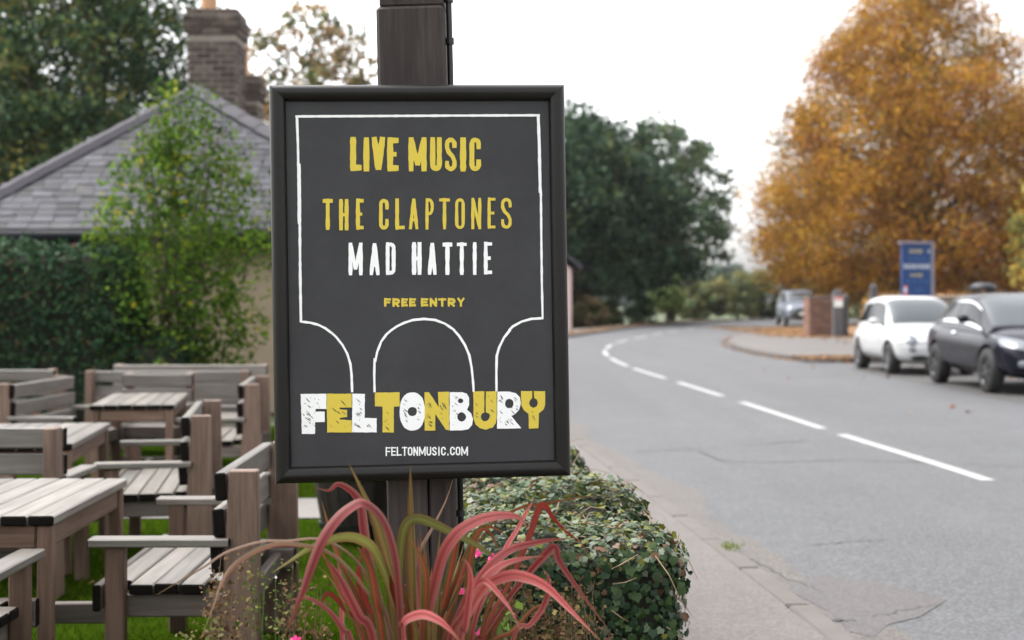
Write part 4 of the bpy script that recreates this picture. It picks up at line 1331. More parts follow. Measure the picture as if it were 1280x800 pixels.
# ------------------------------------------------------------------ red leaved flax in the border
def flax_mat(name, stops, ):
    m, n, l, bs = new_mat(name)
    tc = n.new('ShaderNodeTexCoord'); sp = n.new('ShaderNodeSeparateXYZ'); l.new(tc.outputs['UV'], sp.inputs[0])
    oi = n.new('ShaderNodeObjectInfo')
    mp = n.new('ShaderNodeMapping'); mp.inputs['Scale'].default_value = (44, 1.8, 1); l.new(tc.outputs['UV'], mp.inputs['Vector'])
    nz = n.new('ShaderNodeTexNoise'); nz.noise_dimensions = '4D'; nz.inputs['Scale'].default_value = 1.0; nz.inputs['Detail'].default_value = 4
    l.new(mp.outputs[0], nz.inputs['Vector'])
    mw = n.new('ShaderNodeMath'); mw.operation = 'MULTIPLY'; l.new(oi.outputs['Random'], mw.inputs[0]); mw.inputs[1].default_value = 40; l.new(mw.outputs[0], nz.inputs['W'])
    ad = n.new('ShaderNodeMath'); ad.operation = 'MULTIPLY_ADD'; l.new(mapr(n, l, nz.outputs['Fac'], 0.2, 0.8, -1, 1), ad.inputs[0]); ad.inputs[1].default_value = 0.2; l.new(sp.outputs['X'], ad.inputs[2])
    r = ramp(n, stops); l.new(ad.outputs[0], r.inputs[0])
    # greener towards the base, browner at the tip
    c = mix(n, l, mapr(n, l, sp.outputs['Y'], 0.0, 0.5, 0.6, 0.0), r.outputs[0], (0.055, 0.042, 0.013))
    c = mix(n, l, mapr(n, l, sp.outputs['Y'], 0.86, 1.0, 0.0, 0.7), c, (0.17, 0.10, 0.035))
    c = mix(n, l, mapr(n, l, nz.outputs['Fac'], 0.52, 0.66, 0.0, 0.55), c, (0.034, 0.014, 0.006))
    sc = n.new('ShaderNodeVectorMath'); sc.operation = 'SCALE'; l.new(c, sc.inputs[0]); l.new(mapr(n, l, oi.outputs['Random'], 0, 1, 0.62, 1.25), sc.inputs['Scale'])
    l.new(sc.outputs[0], bs.inputs['Base Color'])
    bs.inputs['Roughness'].default_value = 0.42; bs.inputs['Specular IOR Level'].default_value = 0.14
    bump(n, l, nz.outputs['Fac'], 0.5, 0.003, bs)
    tr = n.new('ShaderNodeBsdfTranslucent'); l.new(sc.outputs[0], tr.inputs['Color'])
    mx = n.new('ShaderNodeMixShader'); mx.inputs[0].default_value = 0.3
    l.new(bs.outputs[0], mx.inputs[1]); l.new(tr.outputs[0], mx.inputs[2]); l.new(mx.outputs[0], n['Material Output'].inputs['Surface'])
    return m


pk, rd, ol, cr, br_ = (0.33, 0.085, 0.088), (0.18, 0.020, 0.022), (0.085, 0.07, 0.015), (0.40, 0.21, 0.18), (0.14, 0.04, 0.012)
FLAX = {
    'p': flax_mat('pink flax leaf', [(0.0, ol), (0.05, cr), (0.13, pk), (0.44, (0.33, 0.062, 0.068)), (0.5, (0.13, 0.05, 0.022)), (0.57, rd), (0.74, (0.30, 0.045, 0.05)), (0.93, pk), (1.0, ol)]),
    'r': flax_mat('red flax leaf', [(0.0, br_), (0.1, rd), (0.46, (0.27, 0.035, 0.02)), (0.52, br_), (0.6, rd), (0.9, (0.24, 0.03, 0.02)), (1.0, br_)]),
    'o': flax_mat('olive flax leaf', [(0.0, (0.277, 0.169, 0.092)), (0.14, ol), (0.42, (0.162, 0.139, 0.042)), (0.56, (0.262, 0.092, 0.046)), (0.72, (0.123, 0.101, 0.031)), (0.9, ol), (1.0, (0.193, 0.055, 0.031))]),
    'g': flax_mat('grey pink flax leaf', [(0.0, (0.308, 0.209, 0.169)), (0.18, (0.123, 0.101, 0.042)), (0.42, (0.246, 0.132, 0.108)), (0.6, (0.101, 0.081, 0.031)), (0.8, (0.216, 0.101, 0.077)), (1.0, (0.200, 0.055, 0.046))]),
    'e': flax_mat('green flax leaf', [(0.0, (0.20, 0.10, 0.05)), (0.12, (0.15, 0.155, 0.035)), (0.5, (0.21, 0.21, 0.055)), (0.8, (0.13, 0.125, 0.03)), (1.0, (0.19, 0.08, 0.04))]),
    'w': flax_mat('red olive flax leaf', [(0.0, ol), (0.2, (0.108, 0.057, 0.020)), (0.34, rd), (0.6, (0.277, 0.066, 0.024)), (0.74, (0.085, 0.057, 0.017)), (1.0, (0.108, 0.097, 0.031))]),
}
FY = 3.12
fl_base = P(528, 1180, FY)
flax = empty('flax_plant', (fl_base.x, FY, GZ))
tag(flax, 'clump of arching pink and red sword shaped leaves in front of the post', 'plant')
fo = Vector(flax.location)


def catmull(pts, n):
    out = []
    k = len(pts) - 1
    for j in range(n + 1):
        t = j / n * k; i = min(int(t), k - 1); f = t - i
        p0, p1, p2, p3 = pts[max(i - 1, 0)], pts[i], pts[i + 1], pts[min(i + 2, k)]
        out.append(0.5 * ((2 * p1) + (p2 - p0) * f + (2 * p0 - 5 * p1 + 4 * p2 - p3) * f * f + (3 * p1 - p0 - 3 * p2 + p3) * f ** 3))
    return out


rf = random.Random(15)


def flax_leaf(pts, w, mk, dtip=None, roll=None, base=True, dbase=None):
    """pts from the base of the leaf to its tip, as seen; each leaf has its own depth"""
    dtip = rf.uniform(-0.28, 0.12) if dtip is None else dtip
    dbase = rf.uniform(-0.10, 0.12) if dbase is None else dbase
    if base:
        x0, y0 = pts[0]
        pts = [(528 + (x0 - 528) * 0.25 + rf.uniform(-8, 8), 1195), (528 + (x0 - 528) * 0.6, (y0 + 1195) / 2)] + pts
    ln = [0]
    for a, b in zip(pts, pts[1:]): ln.append(ln[-1] + math.hypot(b[0] - a[0], b[1] - a[1]))
    P3 = []
    for (x, y), s_ in zip(pts, ln):
        f = s_ / ln[-1]
        P3.append(P(x, y, FY + dbase + (dtip - dbase) * f ** 1.6))
    n_ = max(24, 4 * len(pts))
    c = catmull(P3, n_)
    wm = w * 0.9 * FY / F
    roll = rf.uniform(-0.5, 0.5) if roll is None else roll
    vs, fs = [], []
    uvs = []
    vd = rf.uniform(0.05, 0.28)
    cross = ((-1, 0.0), (-0.55, -0.45 * vd), (0, -vd), (0.55, -0.45 * vd), (1, 0.0))
    tw, ph = rf.uniform(0.35, 0.9), rf.uniform(0, 6)
    prev = None
    for i, q in enumerate(c):
        t = (c[min(i + 1, n_)] - c[max(i - 1, 0)]).normalized()
        vdir = (q - Vector((0, 0, CAMZ))).normalized()
        sd = t.cross(vdir)
        if sd.length < 1e-4: sd = prev
        sd.normalize()
        if prev is not None and sd.dot(prev) < 0: sd = -sd
        prev = sd.copy()
        f = i / n_
        rl = roll + tw * math.sin(f * 4.2 + ph)
        s2 = Matrix.Rotation(rl, 3, t) @ sd
        nr = s2.cross(t)
        wf = (0.34 + 0.72 * min(f / 0.5, 1)) * (1 - max(0, (f - 0.55) / 0.45) ** 1.5)
        wd = max(wm * 0.5 * wf, 0.0006) / max(math.cos(roll), 0.7)
        for a, h_ in cross:
            vs.append(q + s2 * a * wd + nr * h_ * wd - fo); uvs.append(((a + 1) / 2, f))
    for i in range(n_):
        for j in range(4): fs.append((i * 5 + j, i * 5 + j + 1, i * 5 + j + 6, i * 5 + j + 5))
    mb = MB(); mb.add(vs, fs)
    me = mb.mesh('leaf', smooth=True, fix=False)
    ul = me.uv_layers.new(name='UVMap')
    for lp in me.loops: ul.data[lp.index].uv = uvs[lp.vertex_index]
    return obj('leaf', me, FLAX[mk], flax)


LV = [
    ([(516, 800), (513, 700), (513, 650), (513, 582)], 17, 'o', -0.02, 0.1),
    ([(502, 800), (498, 735), (492, 688), (478, 649), (455, 629), (436, 636), (418, 653), (402, 677), (390, 706), (379, 738), (367, 768), (355, 797)], 18, 'p', -0.30, 0.1),
    ([(486, 800), (474, 750), (461, 697), (455, 662), (451, 632), (441, 615), (423, 605), (411, 613), (396, 610)], 13, 'p', 0.0, 0.0),
    ([(505, 800), (488, 720), (474, 664), (462, 634), (449, 606), (436, 579)], 12, 'o', -0.05, 0.2),
    ([(504, 800), (492, 750), (482, 718), (467, 687), (452, 675), (434, 671), (412, 675), (386, 686), (363, 701), (340, 716)], 13, 'e', -0.2, 0.3),
    ([(490, 800), (470, 740), (440, 695), (400, 674), (360, 676), (334, 676), (310, 681), (280, 692), (256, 708), (230, 723), (197, 743)], 6.5, 'g', -0.1, 0.5),
    ([(486, 800), (455, 735), (412, 691), (362, 680), (334, 683), (310, 694), (290, 709), (276, 731), (268, 755), (251, 798)], 6.5, 'g', -0.3, 0.3),
    ([(475, 800), (455, 765), (441, 734), (426, 704), (416, 676), (409, 652), (402, 626)], 9, 'w', 0.05, 0.1),
    ([(468, 805), (449, 770), (435, 742), (422, 718), (405, 696)], 15, 'p', -0.1, 0.0),
    ([(442, 812), (429, 788), (418, 771), (403, 757), (383, 747), (360, 751)], 9, 'p', -0.2, 0.2),
    ([(478, 800), (470, 752), (464, 716), (455, 694), (446, 684)], 16, 'w', -0.15, 0.2),
    ([(452, 805), (435, 768), (418, 731), (399, 708)], 5, 'o', 0.0, 0.1),
    ([(498, 800), (499, 730), (501, 680), (507, 656), (521, 648), (541, 654), (564, 665), (590, 678), (610, 691), (623, 703)], 13, 'e', -0.05, -0.3),
    ([(528, 805), (536, 763), (545, 725), (555, 691), (571, 667), (592, 653), (612, 646), (634, 644), (650, 648), (660, 661)], 17, 'p', -0.25, 0.1),
    ([(540, 800), (556, 745), (566, 700), (573, 668), (582, 654), (592, 649)], 12, 'w', 0.1, 0.1),
    ([(530, 805), (533, 745), (532, 714), (523, 691), (511, 671)], 9, 'w', -0.2, 0.2),
    ([(505, 800), (503, 783), (510, 773), (529, 768), (549, 776), (563, 788), (577, 804)], 12, 'p', -0.45, 0.0),
    ([(512, 770), (518, 715), (524, 690), (536, 668), (547, 647), (558, 624), (566, 600)], 5, 'g', 0.25, 0.2),
    ([(556, 812), (566, 788), (584, 748), (600, 724), (616, 704), (638, 687), (662, 680), (690, 675), (711, 673)], 13, 'p', -0.05, 0.3),
    ([(560, 815), (580, 768), (597, 738), (611, 719), (628, 706), (650, 699), (680, 695)], 15, 'p', -0.15, 0.0),
    ([(592, 815), (603, 797), (620, 770), (640, 742), (662, 715), (680, 695), (693, 684), (698, 700), (716, 727), (738, 757), (758, 783)], 13, 'p', -0.1, 0.1),
    ([(572, 812), (588, 765), (604, 737), (620, 725), (642, 719), (667, 725), (687, 737), (707, 757), (727, 777), (750, 800)], 14, 'p', -0.3, 0.0),
    ([(604, 800), (634, 735), (658, 680), (672, 640), (680, 631), (692, 648), (707, 664), (725, 678), (744, 701)], 9, 'r', 0.0, 0.2),
    ([(588, 805), (606, 742), (632, 686), (647, 661), (660, 637), (667, 625)], 10, 'p', 0.05, 0.0),
    ([(566, 800), (590, 700), (615, 655), (650, 635), (675, 630), (700, 626), (730, 621), (760, 619)], 4, 'w', 0.1, 0.5),
    ([(578, 800), (590, 745), (600, 727), (611, 729), (627, 747), (640, 765), (651, 790)], 8, 'p', -0.35, 0.1),
    ([(640, 803), (662, 782), (677, 762), (686, 740), (685, 722), (679, 711)], 8, 'p', -0.2, 0.2),
    ([(590, 800), (585, 732), (591, 682), (600, 662), (612, 665), (626, 693)], 12, 'w', 0.1, 0.2),
    ([(560, 790), (580, 710), (598, 665), (615, 659), (637, 672)], 11, 'w', 0.15, 0.3),
    ([(575, 805), (581, 788), (586, 752), (589, 726), (585, 706), (577, 698)], 9, 'p', -0.3, 0.2),
    ([(548, 800), (558, 757), (569, 725), (581, 693), (598, 667)], 6, 'w', 0.0, 0.2),
    ([(548, 805), (552, 777), (558, 751), (567, 731), (582, 718)], 8, 'r', 0.0, 0.2),
    ([(502, 800), (500, 768), (492, 740), (477, 696), (459, 675)], 9, 'r', -0.1, 0.1),
    ([(531, 800), (532, 740), (533, 687)], 6, 'p', 0.0, 0.2),
    ([(504, 805), (495, 745), (486, 702), (474, 673), (460, 645)], 10, 'w', 0.05, 0.1),
    ([(470, 800), (455, 750), (448, 715), (452, 690)], 12, 'r', 0.1, 0.3),
    ([(455, 800), (425, 740), (402, 690), (380, 680)], 6, 'r', 0.15, 0.4),
    ([(450, 800), (430, 760), (412, 742), (404, 748), (402, 765)], 7, 'r', 0.0, 0.2),
    ([(570, 805), (585, 760), (605, 735), (622, 720), (640, 700), (652, 680)], 8, 'w', 0.15, 0.2),
    ([(610, 820), (640, 790), (668, 760), (690, 755)], 7, 'w', 0.1, 0.2),
]
for pts, w_, mk, dt, rl in LV: flax_leaf(pts, w_, mk, dt, rl)
for k in range(44):
    x = rf.gauss(528, 44); up_ = rf.uniform(660, 770); tx = min(max(x + (x - 528) * rf.uniform(0.5, 1.3), 420), 650)
    flax_leaf([(x, 815), (x + (tx - x) * .3, (815 + up_) / 2), (tx, up_)], rf.uniform(5, 11), rf.choice('pwwoorwwg'), rf.uniform(-0.1, 0.25), rf.uniform(-.6, .6))

# ------------------------------------------------------------------ border flowers round the flax
sheet('flower_bed', [(-1.25, 2.2), (0.55, 2.2), (0.5, 4.05), (-0.9, 4.05), (-1.2, 3.4)], GZ + 0.012, SOIL)
STEM = leaf_mat('border leaves', 0.7, 0.3, 0.05)


def sprig_plant(name, label, px, Y, top, halfw, n, stem_c, bits, bit_cols, bit_size, seed, per=26, blossom=None, head=0.5):
    """many thin stems with small leaves or seed heads on the upper part"""
    g = np.random.default_rng(seed); r_ = random.Random(seed)
    b = P(px, 0, Y); h_ = P(0, top, Y).z - GZ; w_ = halfw / F * Y
    root = empty(name, (b.x, Y, GZ)); tag(root, label, 'plant')
    mb = MB(); pts, cols, bl = [], [], []
    bc = np.array(bit_cols)
    for k in range(n):
        tip = Vector((g.uniform(-1, 1) * w_, g.uniform(-.6, .6) * w_, h_ * g.uniform(0.66, 1.0)))
        b0 = Vector((tip.x * .3, tip.y * .3, 0)); md = b0.lerp(tip, .55) + Vector((g.normal(0, .035), g.normal(0, .03), .02))
        mb.tube([b0, md, tip], [0.0018, 0.0013, 0.0006], 4)
        for j in range(per):
            f = 1 - head * g.random() ** 1.2
            q = (b0.lerp(md, f / .55) if f < .55 else md.lerp(tip, (f - .55) / .45))
            rad = 0.034 * (1.15 - f) / max(head, .3) + 0.004
            pts.append(np.array(q) + g.normal(0, rad, 3)); cols.append(bc[g.integers(len(bc))] * g.uniform(.7, 1.3))
        bl.append(tip)
    mb.build('stems', stem_c, root)
    pts = np.array(pts)
    v_, f_, t_ = leaf_quads(pts, bit_size * g.uniform(.5, 1.4, len(pts)), np.array(cols), aspect=0.75)
    obj(bits, np_mesh(bits, v_, f_, t_), STEM, root)['kind'] = 'stuff'
    if blossom:
        mat_, cnt, sz = blossom
        for q in r_.sample(bl, min(cnt, len(bl))):
            mb = MB()
            for k in range(7):
                a = 2 * PI * k / 7 + r_.uniform(-.2, .2); c_, s_ = math.cos(a), math.sin(a); ln = sz * r_.uniform(.8, 1.1)
                t_x, t_y = -s_ * ln * .33, c_ * ln * .33
                mb.add([(0, 0, 0), (c_ * ln * .6 + t_x, s_ * ln * .6 + t_y, ln * .25), (c_ * ln, s_ * ln, ln * .12), (c_ * ln * .6 - t_x, s_ * ln * .6 - t_y, ln * .25)], [(0, 1, 2, 3)])
            mb.build('blossom', mat_, root, q, (R(r_.uniform(20, 80)), 0, r_.uniform(-.9, .9)), fix=False)
    return root


STEMBR = simple('brown stems', (0.15, 0.10, 0.06), 0.8)
STEMGR = simple('green stems', (0.09, 0.13, 0.04), 0.7)
MAG = simple('magenta petals', (0.58, 0.02, 0.17), 0.5, var=0.3)
WPET = simple('white petals', (0.78, 0.74, 0.72), 0.5, var=0.1)
BRN = [(0.149, 0.094, 0.050), (0.110, 0.063, 0.033), (0.187, 0.127, 0.066), (0.072, 0.044, 0.025)]
YGR = [(0.165, 0.165, 0.055), (0.099, 0.121, 0.033), (0.209, 0.187, 0.094)]
GRN = [(0.055, 0.088, 0.019), (0.088, 0.110, 0.028), (0.033, 0.061, 0.017), (0.132, 0.121, 0.039)]
sprig_plant('dried_plant', 'dried brown seed heads in front of the nearest bench post', 285, 3.3, 690, 26, 30, STEMBR, 'seed_heads', BRN, 0.011, 1, 80, None, 0.6)
sprig_plant('feathery_plant', 'pale yellow green feathery plant at the bottom edge below the nearest bench', 247, 3.2, 772, 26, 30, STEMGR, 'foliage', YGR + YGR[:1], 0.013, 2, 90, None, 0.6)
sprig_plant('flowering_plant', 'straggly green plant with tiny white flowers left of the red leaved plant', 345, 3.35, 690, 30, 18, STEMGR, 'foliage', GRN + YGR[:1], 0.013, 3, 40, (WPET, 5, 0.004))
sprig_plant('dried_plant', 'brown faded seed heads at the left foot of the red leaved plant', 378, 3.25, 728, 26, 28, STEMBR, 'seed_heads', BRN, 0.011, 4, 80, None, 0.6)
sprig_plant('flowering_plant', 'low plant with magenta flowers at the bottom left of the red leaves', 385, 3.05, 788, 50, 16, STEMGR, 'foliage', GRN, 0.016, 5, 14, (MAG, 14, 0.022))
sprig_plant('flowering_plant', 'plant with bright magenta flowers just right of the post', 604, 3.55, 692, 24, 16, STEMGR, 'foliage', GRN + BRN[:1], 0.015, 6, 34, (MAG, 16, 0.021))
sprig_plant('flowering_plant', 'thin plant with a few magenta flowers in front of the post', 535, 3.5, 706, 22, 10, STEMGR, 'foliage', GRN, 0.011, 7, 10, (MAG, 9, 0.020))
sprig_plant('dried_plant', 'large mass of dried brown flower heads between red leaves and ivy hedge', 672, 3.55, 712, 54, 46, STEMBR, 'seed_heads', BRN + [(0.18, 0.13, 0.05), (0.05, 0.06, 0.02)], 0.015, 8, 110, None, 0.8)
sprig_plant('dried_plant', 'thin brown seed heads against the front corner of the ivy hedge', 735, 3.8, 712, 26, 20, STEMBR, 'seed_heads', BRN, 0.010, 9, 60, None, 0.6)
sprig_plant('leafy_plant', 'fresh green leaves low between the red leaves at the bottom', 612, 3.35, 745, 30, 18, STEMGR, 'foliage', [(0.10, 0.20, 0.03), (0.17, 0.27, 0.05), (0.07, 0.13, 0.03)], 0.026, 10, 16)
sprig_plant('leafy_plant', 'fine purple grey flower stems inside the clump of red leaves', 492, 3.25, 740, 26, 20, STEMBR, 'foliage', [(0.16, 0.10, 0.11), (0.22, 0.14, 0.12), (0.1, 0.08, 0.06)], 0.009, 11, 26)

# ------------------------------------------------------------------ cars
def paint(name, col, rough=0.3, coat=1.0, metal=0.0, spec=0.5):
    m, n, l, bs = new_mat(name)
    bs.inputs['Base Color'].default_value = (*col, 1); bs.inputs['Roughness'].default_value = rough; bs.inputs['Metallic'].default_value = metal
    bs.inputs['Coat Weight'].default_value = coat; bs.inputs['Coat Roughness'].default_value = 0.03; bs.inputs['Specular IOR Level'].default_value = spec
    v = coords(n, l); d = noise(n, l, v, 3.0, 4)
    c = mix(n, l, mapr(n, l, d, 0.4, 0.8, 0, 0.03), col, (0.25, 0.22, 0.19)); l.new(c, bs.inputs['Base Color'])
    return m


GLASS = paint('car window glass', (0.022, 0.03, 0.036), 0.05, 0.35)
GLASS_SIDE = paint('tinted side glass', (0.008, 0.010, 0.012), 0.12, 0.0, 0.0, 0.12)
TYRE = simple('tyre rubber', (0.018, 0.018, 0.018), 0.75, var=0.3)
RIM = simple('alloy rim', (0.42, 0.42, 0.43), 0.35, 0.8, 0.1)
RIM_DK = simple('dark alloy rim', (0.07, 0.07, 0.075), 0.35, 0.6, 0.1)
RIM_MID = simple('grey alloy rim', (0.16, 0.16, 0.165), 0.4, 0.6, 0.1)
CHROME = simple('chrome strip', (0.85, 0.85, 0.86), 0.08, 1.0, 0.02)
LAMP = simple('headlight glass', (0.16, 0.17, 0.185), 0.12, 0.2, 0.15, scale=30)
TRIM = simple('black plastic trim', (0.02, 0.02, 0.021), 0.5)
PLATE = simple('white number plate', (0.75, 0.75, 0.72), 0.4, var=0.03)


class Car:
    def __init__(s, name, label, loc, rz, L, W, st, gh, wheels, wr, mat, rim, group='cars parked by the road'):
        s.L, s.W = L, W
        s.t = empty(name, loc, rz); tag(s.t, label, 'car', group)
        s.st = np.array(st, float)      # x, z top, z bottom, half width
        s.gh = np.array(gh, float)      # x, z roof, half width at belt, half width at roof
        s.st = s.smooth(s.st, 0.045); s.gh = s.smooth(s.gh, 0.10)
        s.mat = mat
        xs = np.unique(np.concatenate([np.linspace(-L / 2, L / 2, 56), L / 2 - np.array([.01, .03, .06, .1]), -L / 2 + np.array([.01, .03, .06, .1])]))
        mb = MB(); NT = 40
        for x in xs:
            zt, zb, hw = s.body(x); zc, hz = (zt + zb) / 2, (zt - zb) / 2
            for k in range(NT):
                th = 2 * PI * (k + .5) / NT
                c_, s_ = math.cos(th), math.sin(th)
                mb.v.append((x, hw * math.copysign(abs(c_) ** .42, c_), zc + hz * math.copysign(abs(s_) ** .62, s_)))
        for i in range(len(xs) - 1):
            for k in range(NT):
                mb.f.append((i * NT + k, (i + 1) * NT + k, (i + 1) * NT + (k + 1) % NT, i * NT + (k + 1) % NT)); mb.mi.append(0)
        mb.f.append(tuple(range(NT))); mb.mi.append(0)
        mb.f.append(tuple((len(xs) - 1) * NT + k for k in range(NT))); mb.mi.append(0)
        body = mb.build('body', mat, s.t)
        body.data.materials.append(TRIM)
        cut = MB()
        for wx in wheels:
            for sd in (-1, 1):
                cut.lathe([(0, sd * (W / 2 - .26)), (wr * 1.17, sd * (W / 2 - .26)), (wr * 1.17, sd * (W / 2 + .2)), (0, sd * (W / 2 + .2))], 28, (wx, 0, wr * 1.0), 'y')
        cm = cut.mesh('wheel_well'); bm = bmesh.new(); bm.from_mesh(cm); bmesh.ops.remove_doubles(bm, verts=bm.verts, dist=1e-4); bmesh.ops.recalc_face_normals(bm, faces=bm.faces); bm.to_mesh(cm); bm.free()
        co = bpy.data.objects.new('cutter', cm); COL.objects.link(co); co.parent = s.t
        cm.materials.append(TRIM)
        md = body.modifiers.new('arches', 'BOOLEAN'); md.object = co; md.operation = 'DIFFERENCE'; md.solver = 'EXACT'; md.material_mode = 'TRANSFER'
        bpy.context.view_layer.update()
        dg = bpy.context.evaluated_depsgraph_get()
        me = bpy.data.meshes.new_from_object(body.evaluated_get(dg))
        body.modifiers.clear(); body.data = me
        bpy.data.objects.remove(co)
        me.polygons.foreach_set('use_smooth', [True] * len(me.polygons)); me.set_sharp_from_angle(angle=R(38))
        # cabin
        mb = MB(); gx = np.linspace(s.gh[0, 0], s.gh[-1, 0], 44); NG = 26
        mb.grid(lambda u, v_: s.cab(gx[0] + (gx[-1] - gx[0]) * u, -1 + 2 * v_), 43, NG)
        mb.build('cabin', mat, s.t, smooth=45, fix=True)
        for wx in wheels:
            for sd in (-1, 1):
                y = sd * (W / 2 - .11)
                w_ = MB().lathe([(wr * .62, -.10), (wr * .9, -.105), (wr * .985, -.08), (wr, -.03), (wr, .03), (wr * .985, .08), (wr * .9, .105), (wr * .62, .10)], 30, (0, 0, 0), 'y').build('wheel', TYRE, s.t, (wx, y, wr - .008), smooth=50)
                mb = MB().lathe([(wr * .66, sd * .10), (wr * .63, sd * .085), (wr * .60, sd * .03)], 30, (0, 0, 0), 'y').lathe([(0.001, sd * .095), (.05, sd * .093), (.06, sd * .07)], 14, (0, 0, 0), 'y')
                for k in range(7):
                    a = 2 * PI * k / 7
                    mb.box((math.cos(a) * wr * .34, sd * .078, math.sin(a) * wr * .34), (wr * .62, .025, wr * .13), Matrix.Rotation(-a, 3, 'Y'))
                mb.build('rim', rim, w_, smooth=40)
                MB().lathe([(0.001, sd * .02), (wr * .61, sd * .02)], 24, (0, 0, 0), 'y').build('brake_disc', TRIM, w_, fix=False)

    @staticmethod
    def smooth(tab, sig):
        x = np.linspace(tab[0, 0], tab[-1, 0], 241); dx = x[1] - x[0]
        k = int(3 * sig / dx) + 1; w = np.exp(-0.5 * (np.arange(-k, k + 1) * dx / sig) ** 2); w /= w.sum()
        cols = [x]
        for j in range(1, tab.shape[1]):
            y = np.interp(x, tab[:, 0], tab[:, j])
            yp = np.concatenate([2 * y[0] - y[k:0:-1], y, 2 * y[-1] - y[-2:-k - 2:-1]])
            cols.append(np.convolve(yp, w, 'valid'))
        return np.stack(cols, 1)

    def body(s, x):
        return [np.interp(x, s.st[:, 0], s.st[:, k]) for k in (1, 2, 3)]

    def cab(s, x, t):
        zr, hb, hr = [np.interp(x, s.gh[:, 0], s.gh[:, k]) for k in (1, 2, 3)]
        zt = s.body(x)[0]; zb = zt - 0.10; sg = 1 if t > 0 else -1; a = abs(t)
        rd = min(0.10, max(0.25 * (zr - zb), 0.004))
        # a: 1 at the belt, 0 at the roof centre
        if a > 0.45:
            f = (1 - a) / 0.55; y, z = hb + (hr - hb) * f, zb + (zr - rd - zb) * f
        else:
            ph = (0.45 - a) / 0.45 * PI / 2; y, z = hr * math.cos(ph) ** .55 if ph < PI / 2 - 1e-6 else 0.0, zr - rd + rd * math.sin(ph) ** .8
        return Vector((x, sg * y, z))

    def cab_patch(s, name, x0, x1, t0, t1, m, off=0.006, nu=12, nv=8, both=True):
        """x0, x1, may vary with t as functions of v in 0..1"""
        f = lambda q, v_: q(v_) if callable(q) else q
        for sd in ((-1, 1) if both else (1,)):
            def fn(u, v_):
                x = f(x0, v_) + (f(x1, v_) - f(x0, v_)) * u; t = (t0 + (t1 - t0) * v_) * sd
                p = s.cab(x, t); a = s.cab(x + .01, t) - s.cab(x - .01, t); b = s.cab(x, t + .01) - s.cab(x, t - .01)
                nr = a.cross(b); nr.normalize()
                if nr.z < 0: nr = -nr
                if abs(nr.z) < .55 and nr.y * sd < 0 and t != 0: nr = -nr
                return p + nr * off
            MB().grid(fn, nu, nv).build(name, m, s.t, smooth=True, fix=False)

    def yside(s, x, z):
        zt, zb, hw = s.body(x); q = min(abs(z - (zt + zb) / 2) / ((zt - zb) / 2), 0.999)
        sn = q ** (1 / .62); return hw * (1 - sn * sn) ** .21

    def nose(s, y, z):
        x = s.L / 2
        while x > 0 and not (s.body(x)[1] < z < s.body(x)[0] and abs(y) <= s.yside(x, z)): x -= 0.006
        return x

    def front(s, name, cy, cz, ry, rz, m, off=0.008, both=True, ell=True, bulge=0.0, fn=None):
        for sd in ((-1, 1) if both else (1,)):
            def g(u, v_):
                if ell:
                    r_ = u; a = 2 * PI * v_; y, z = cy + ry * r_ * math.cos(a), cz + rz * r_ * math.sin(a); h_ = bulge * (1 - r_ * r_)
                else:
                    y, z = cy + ry * (2 * u - 1), cz + rz * (2 * v_ - 1); h_ = bulge
                    if fn: y, z = fn(y, z)
                return Vector((s.nose(y, z) + off + h_, sd * y, z))
            MB().grid(g, 5 if ell else 10, 20 if ell else 6).build(name, m, s.t, smooth=True, fix=False)

    def side(s, name, x0, x1, z0, z1, m, off=0.005, both=True):
        for sd in (-1, 1):
            MB().grid(lambda u, v_: Vector((x0 + (x1 - x0) * u, sd * (s.yside(x0 + (x1 - x0) * u, (z0(u) if callable(z0) else z0) * (1 - v_) + (z1(u) if callable(z1) else z1) * v_) + off), (z0(u) if callable(z0) else z0) * (1 - v_) + (z1(u) if callable(z1) else z1) * v_)), 16, 3).build(name, m, s.t, smooth=True, fix=False)

    def mirror(s, x, y, z, m):
        for sd in (-1, 1):
            mb = MB()
            mb.grid(lambda u, v_: Vector((x + .07 * math.sin(PI * u) * math.cos(2 * PI * v_), sd * (y + .10 * -math.cos(PI * u)), z + .07 * math.sin(PI * u) * math.sin(2 * PI * v_))), 8, 12)
            mb.box((x, sd * (y - .12), z - .04), (.05, .1, .03))
            mb.build('wing_mirror', m, s.t, smooth=True)


def seam(car, x, z0, z1):
    car.side('door_seam', x - .006, x + .006, z0, z1, TRIM, 0.003)


WHITEP = paint('white car paint', (0.46, 0.465, 0.47), 0.3, 0.25)
NAVYP = paint('dark navy car paint', (0.005, 0.0055, 0.012), 0.2, 0.03, 0.0, 0.18)
SILVP = paint('silver blue car paint', (0.16, 0.18, 0.22), 0.3, 0.3)

# small white hatchback
wc = Car('parked_car', 'small rounded white hatchback parked in the bay, nose towards us', (7.98, 28.35, 0.004), R(-90), 3.6, 1.64,
         [(-1.80, .72, .42, .62), (-1.74, .86, .30, .72), (-1.55, .92, .24, .79), (-1.0, .95, .20, .82), (0, .94, .19, .82), (.75, .94, .20, .82), (1.15, .92, .20, .81), (1.42, .86, .20, .78), (1.60, .78, .21, .72), (1.72, .68, .23, .63), (1.79, .58, .28, .53), (1.80, .54, .31, .48)],
         [(-1.74, .93, .70, .56), (-1.64, 1.22, .72, .57), (-1.42, 1.43, .75, .58), (-.8, 1.495, .77, .59), (-.2, 1.50, .77, .58), (.15, 1.46, .77, .57), (.45, 1.35, .77, .59), (.84, 1.12, .77, .64), (1.10, .91, .76, .70)],
         (-1.15, 1.15), .305, WHITEP, RIM_MID)
wc.cab_patch('windscreen', .20, 1.02, .40, 0.0, GLASS)
wc.cab_patch('side_window', -.50, lambda v: .74 - .46 * v, .88, .47, GLASS_SIDE)
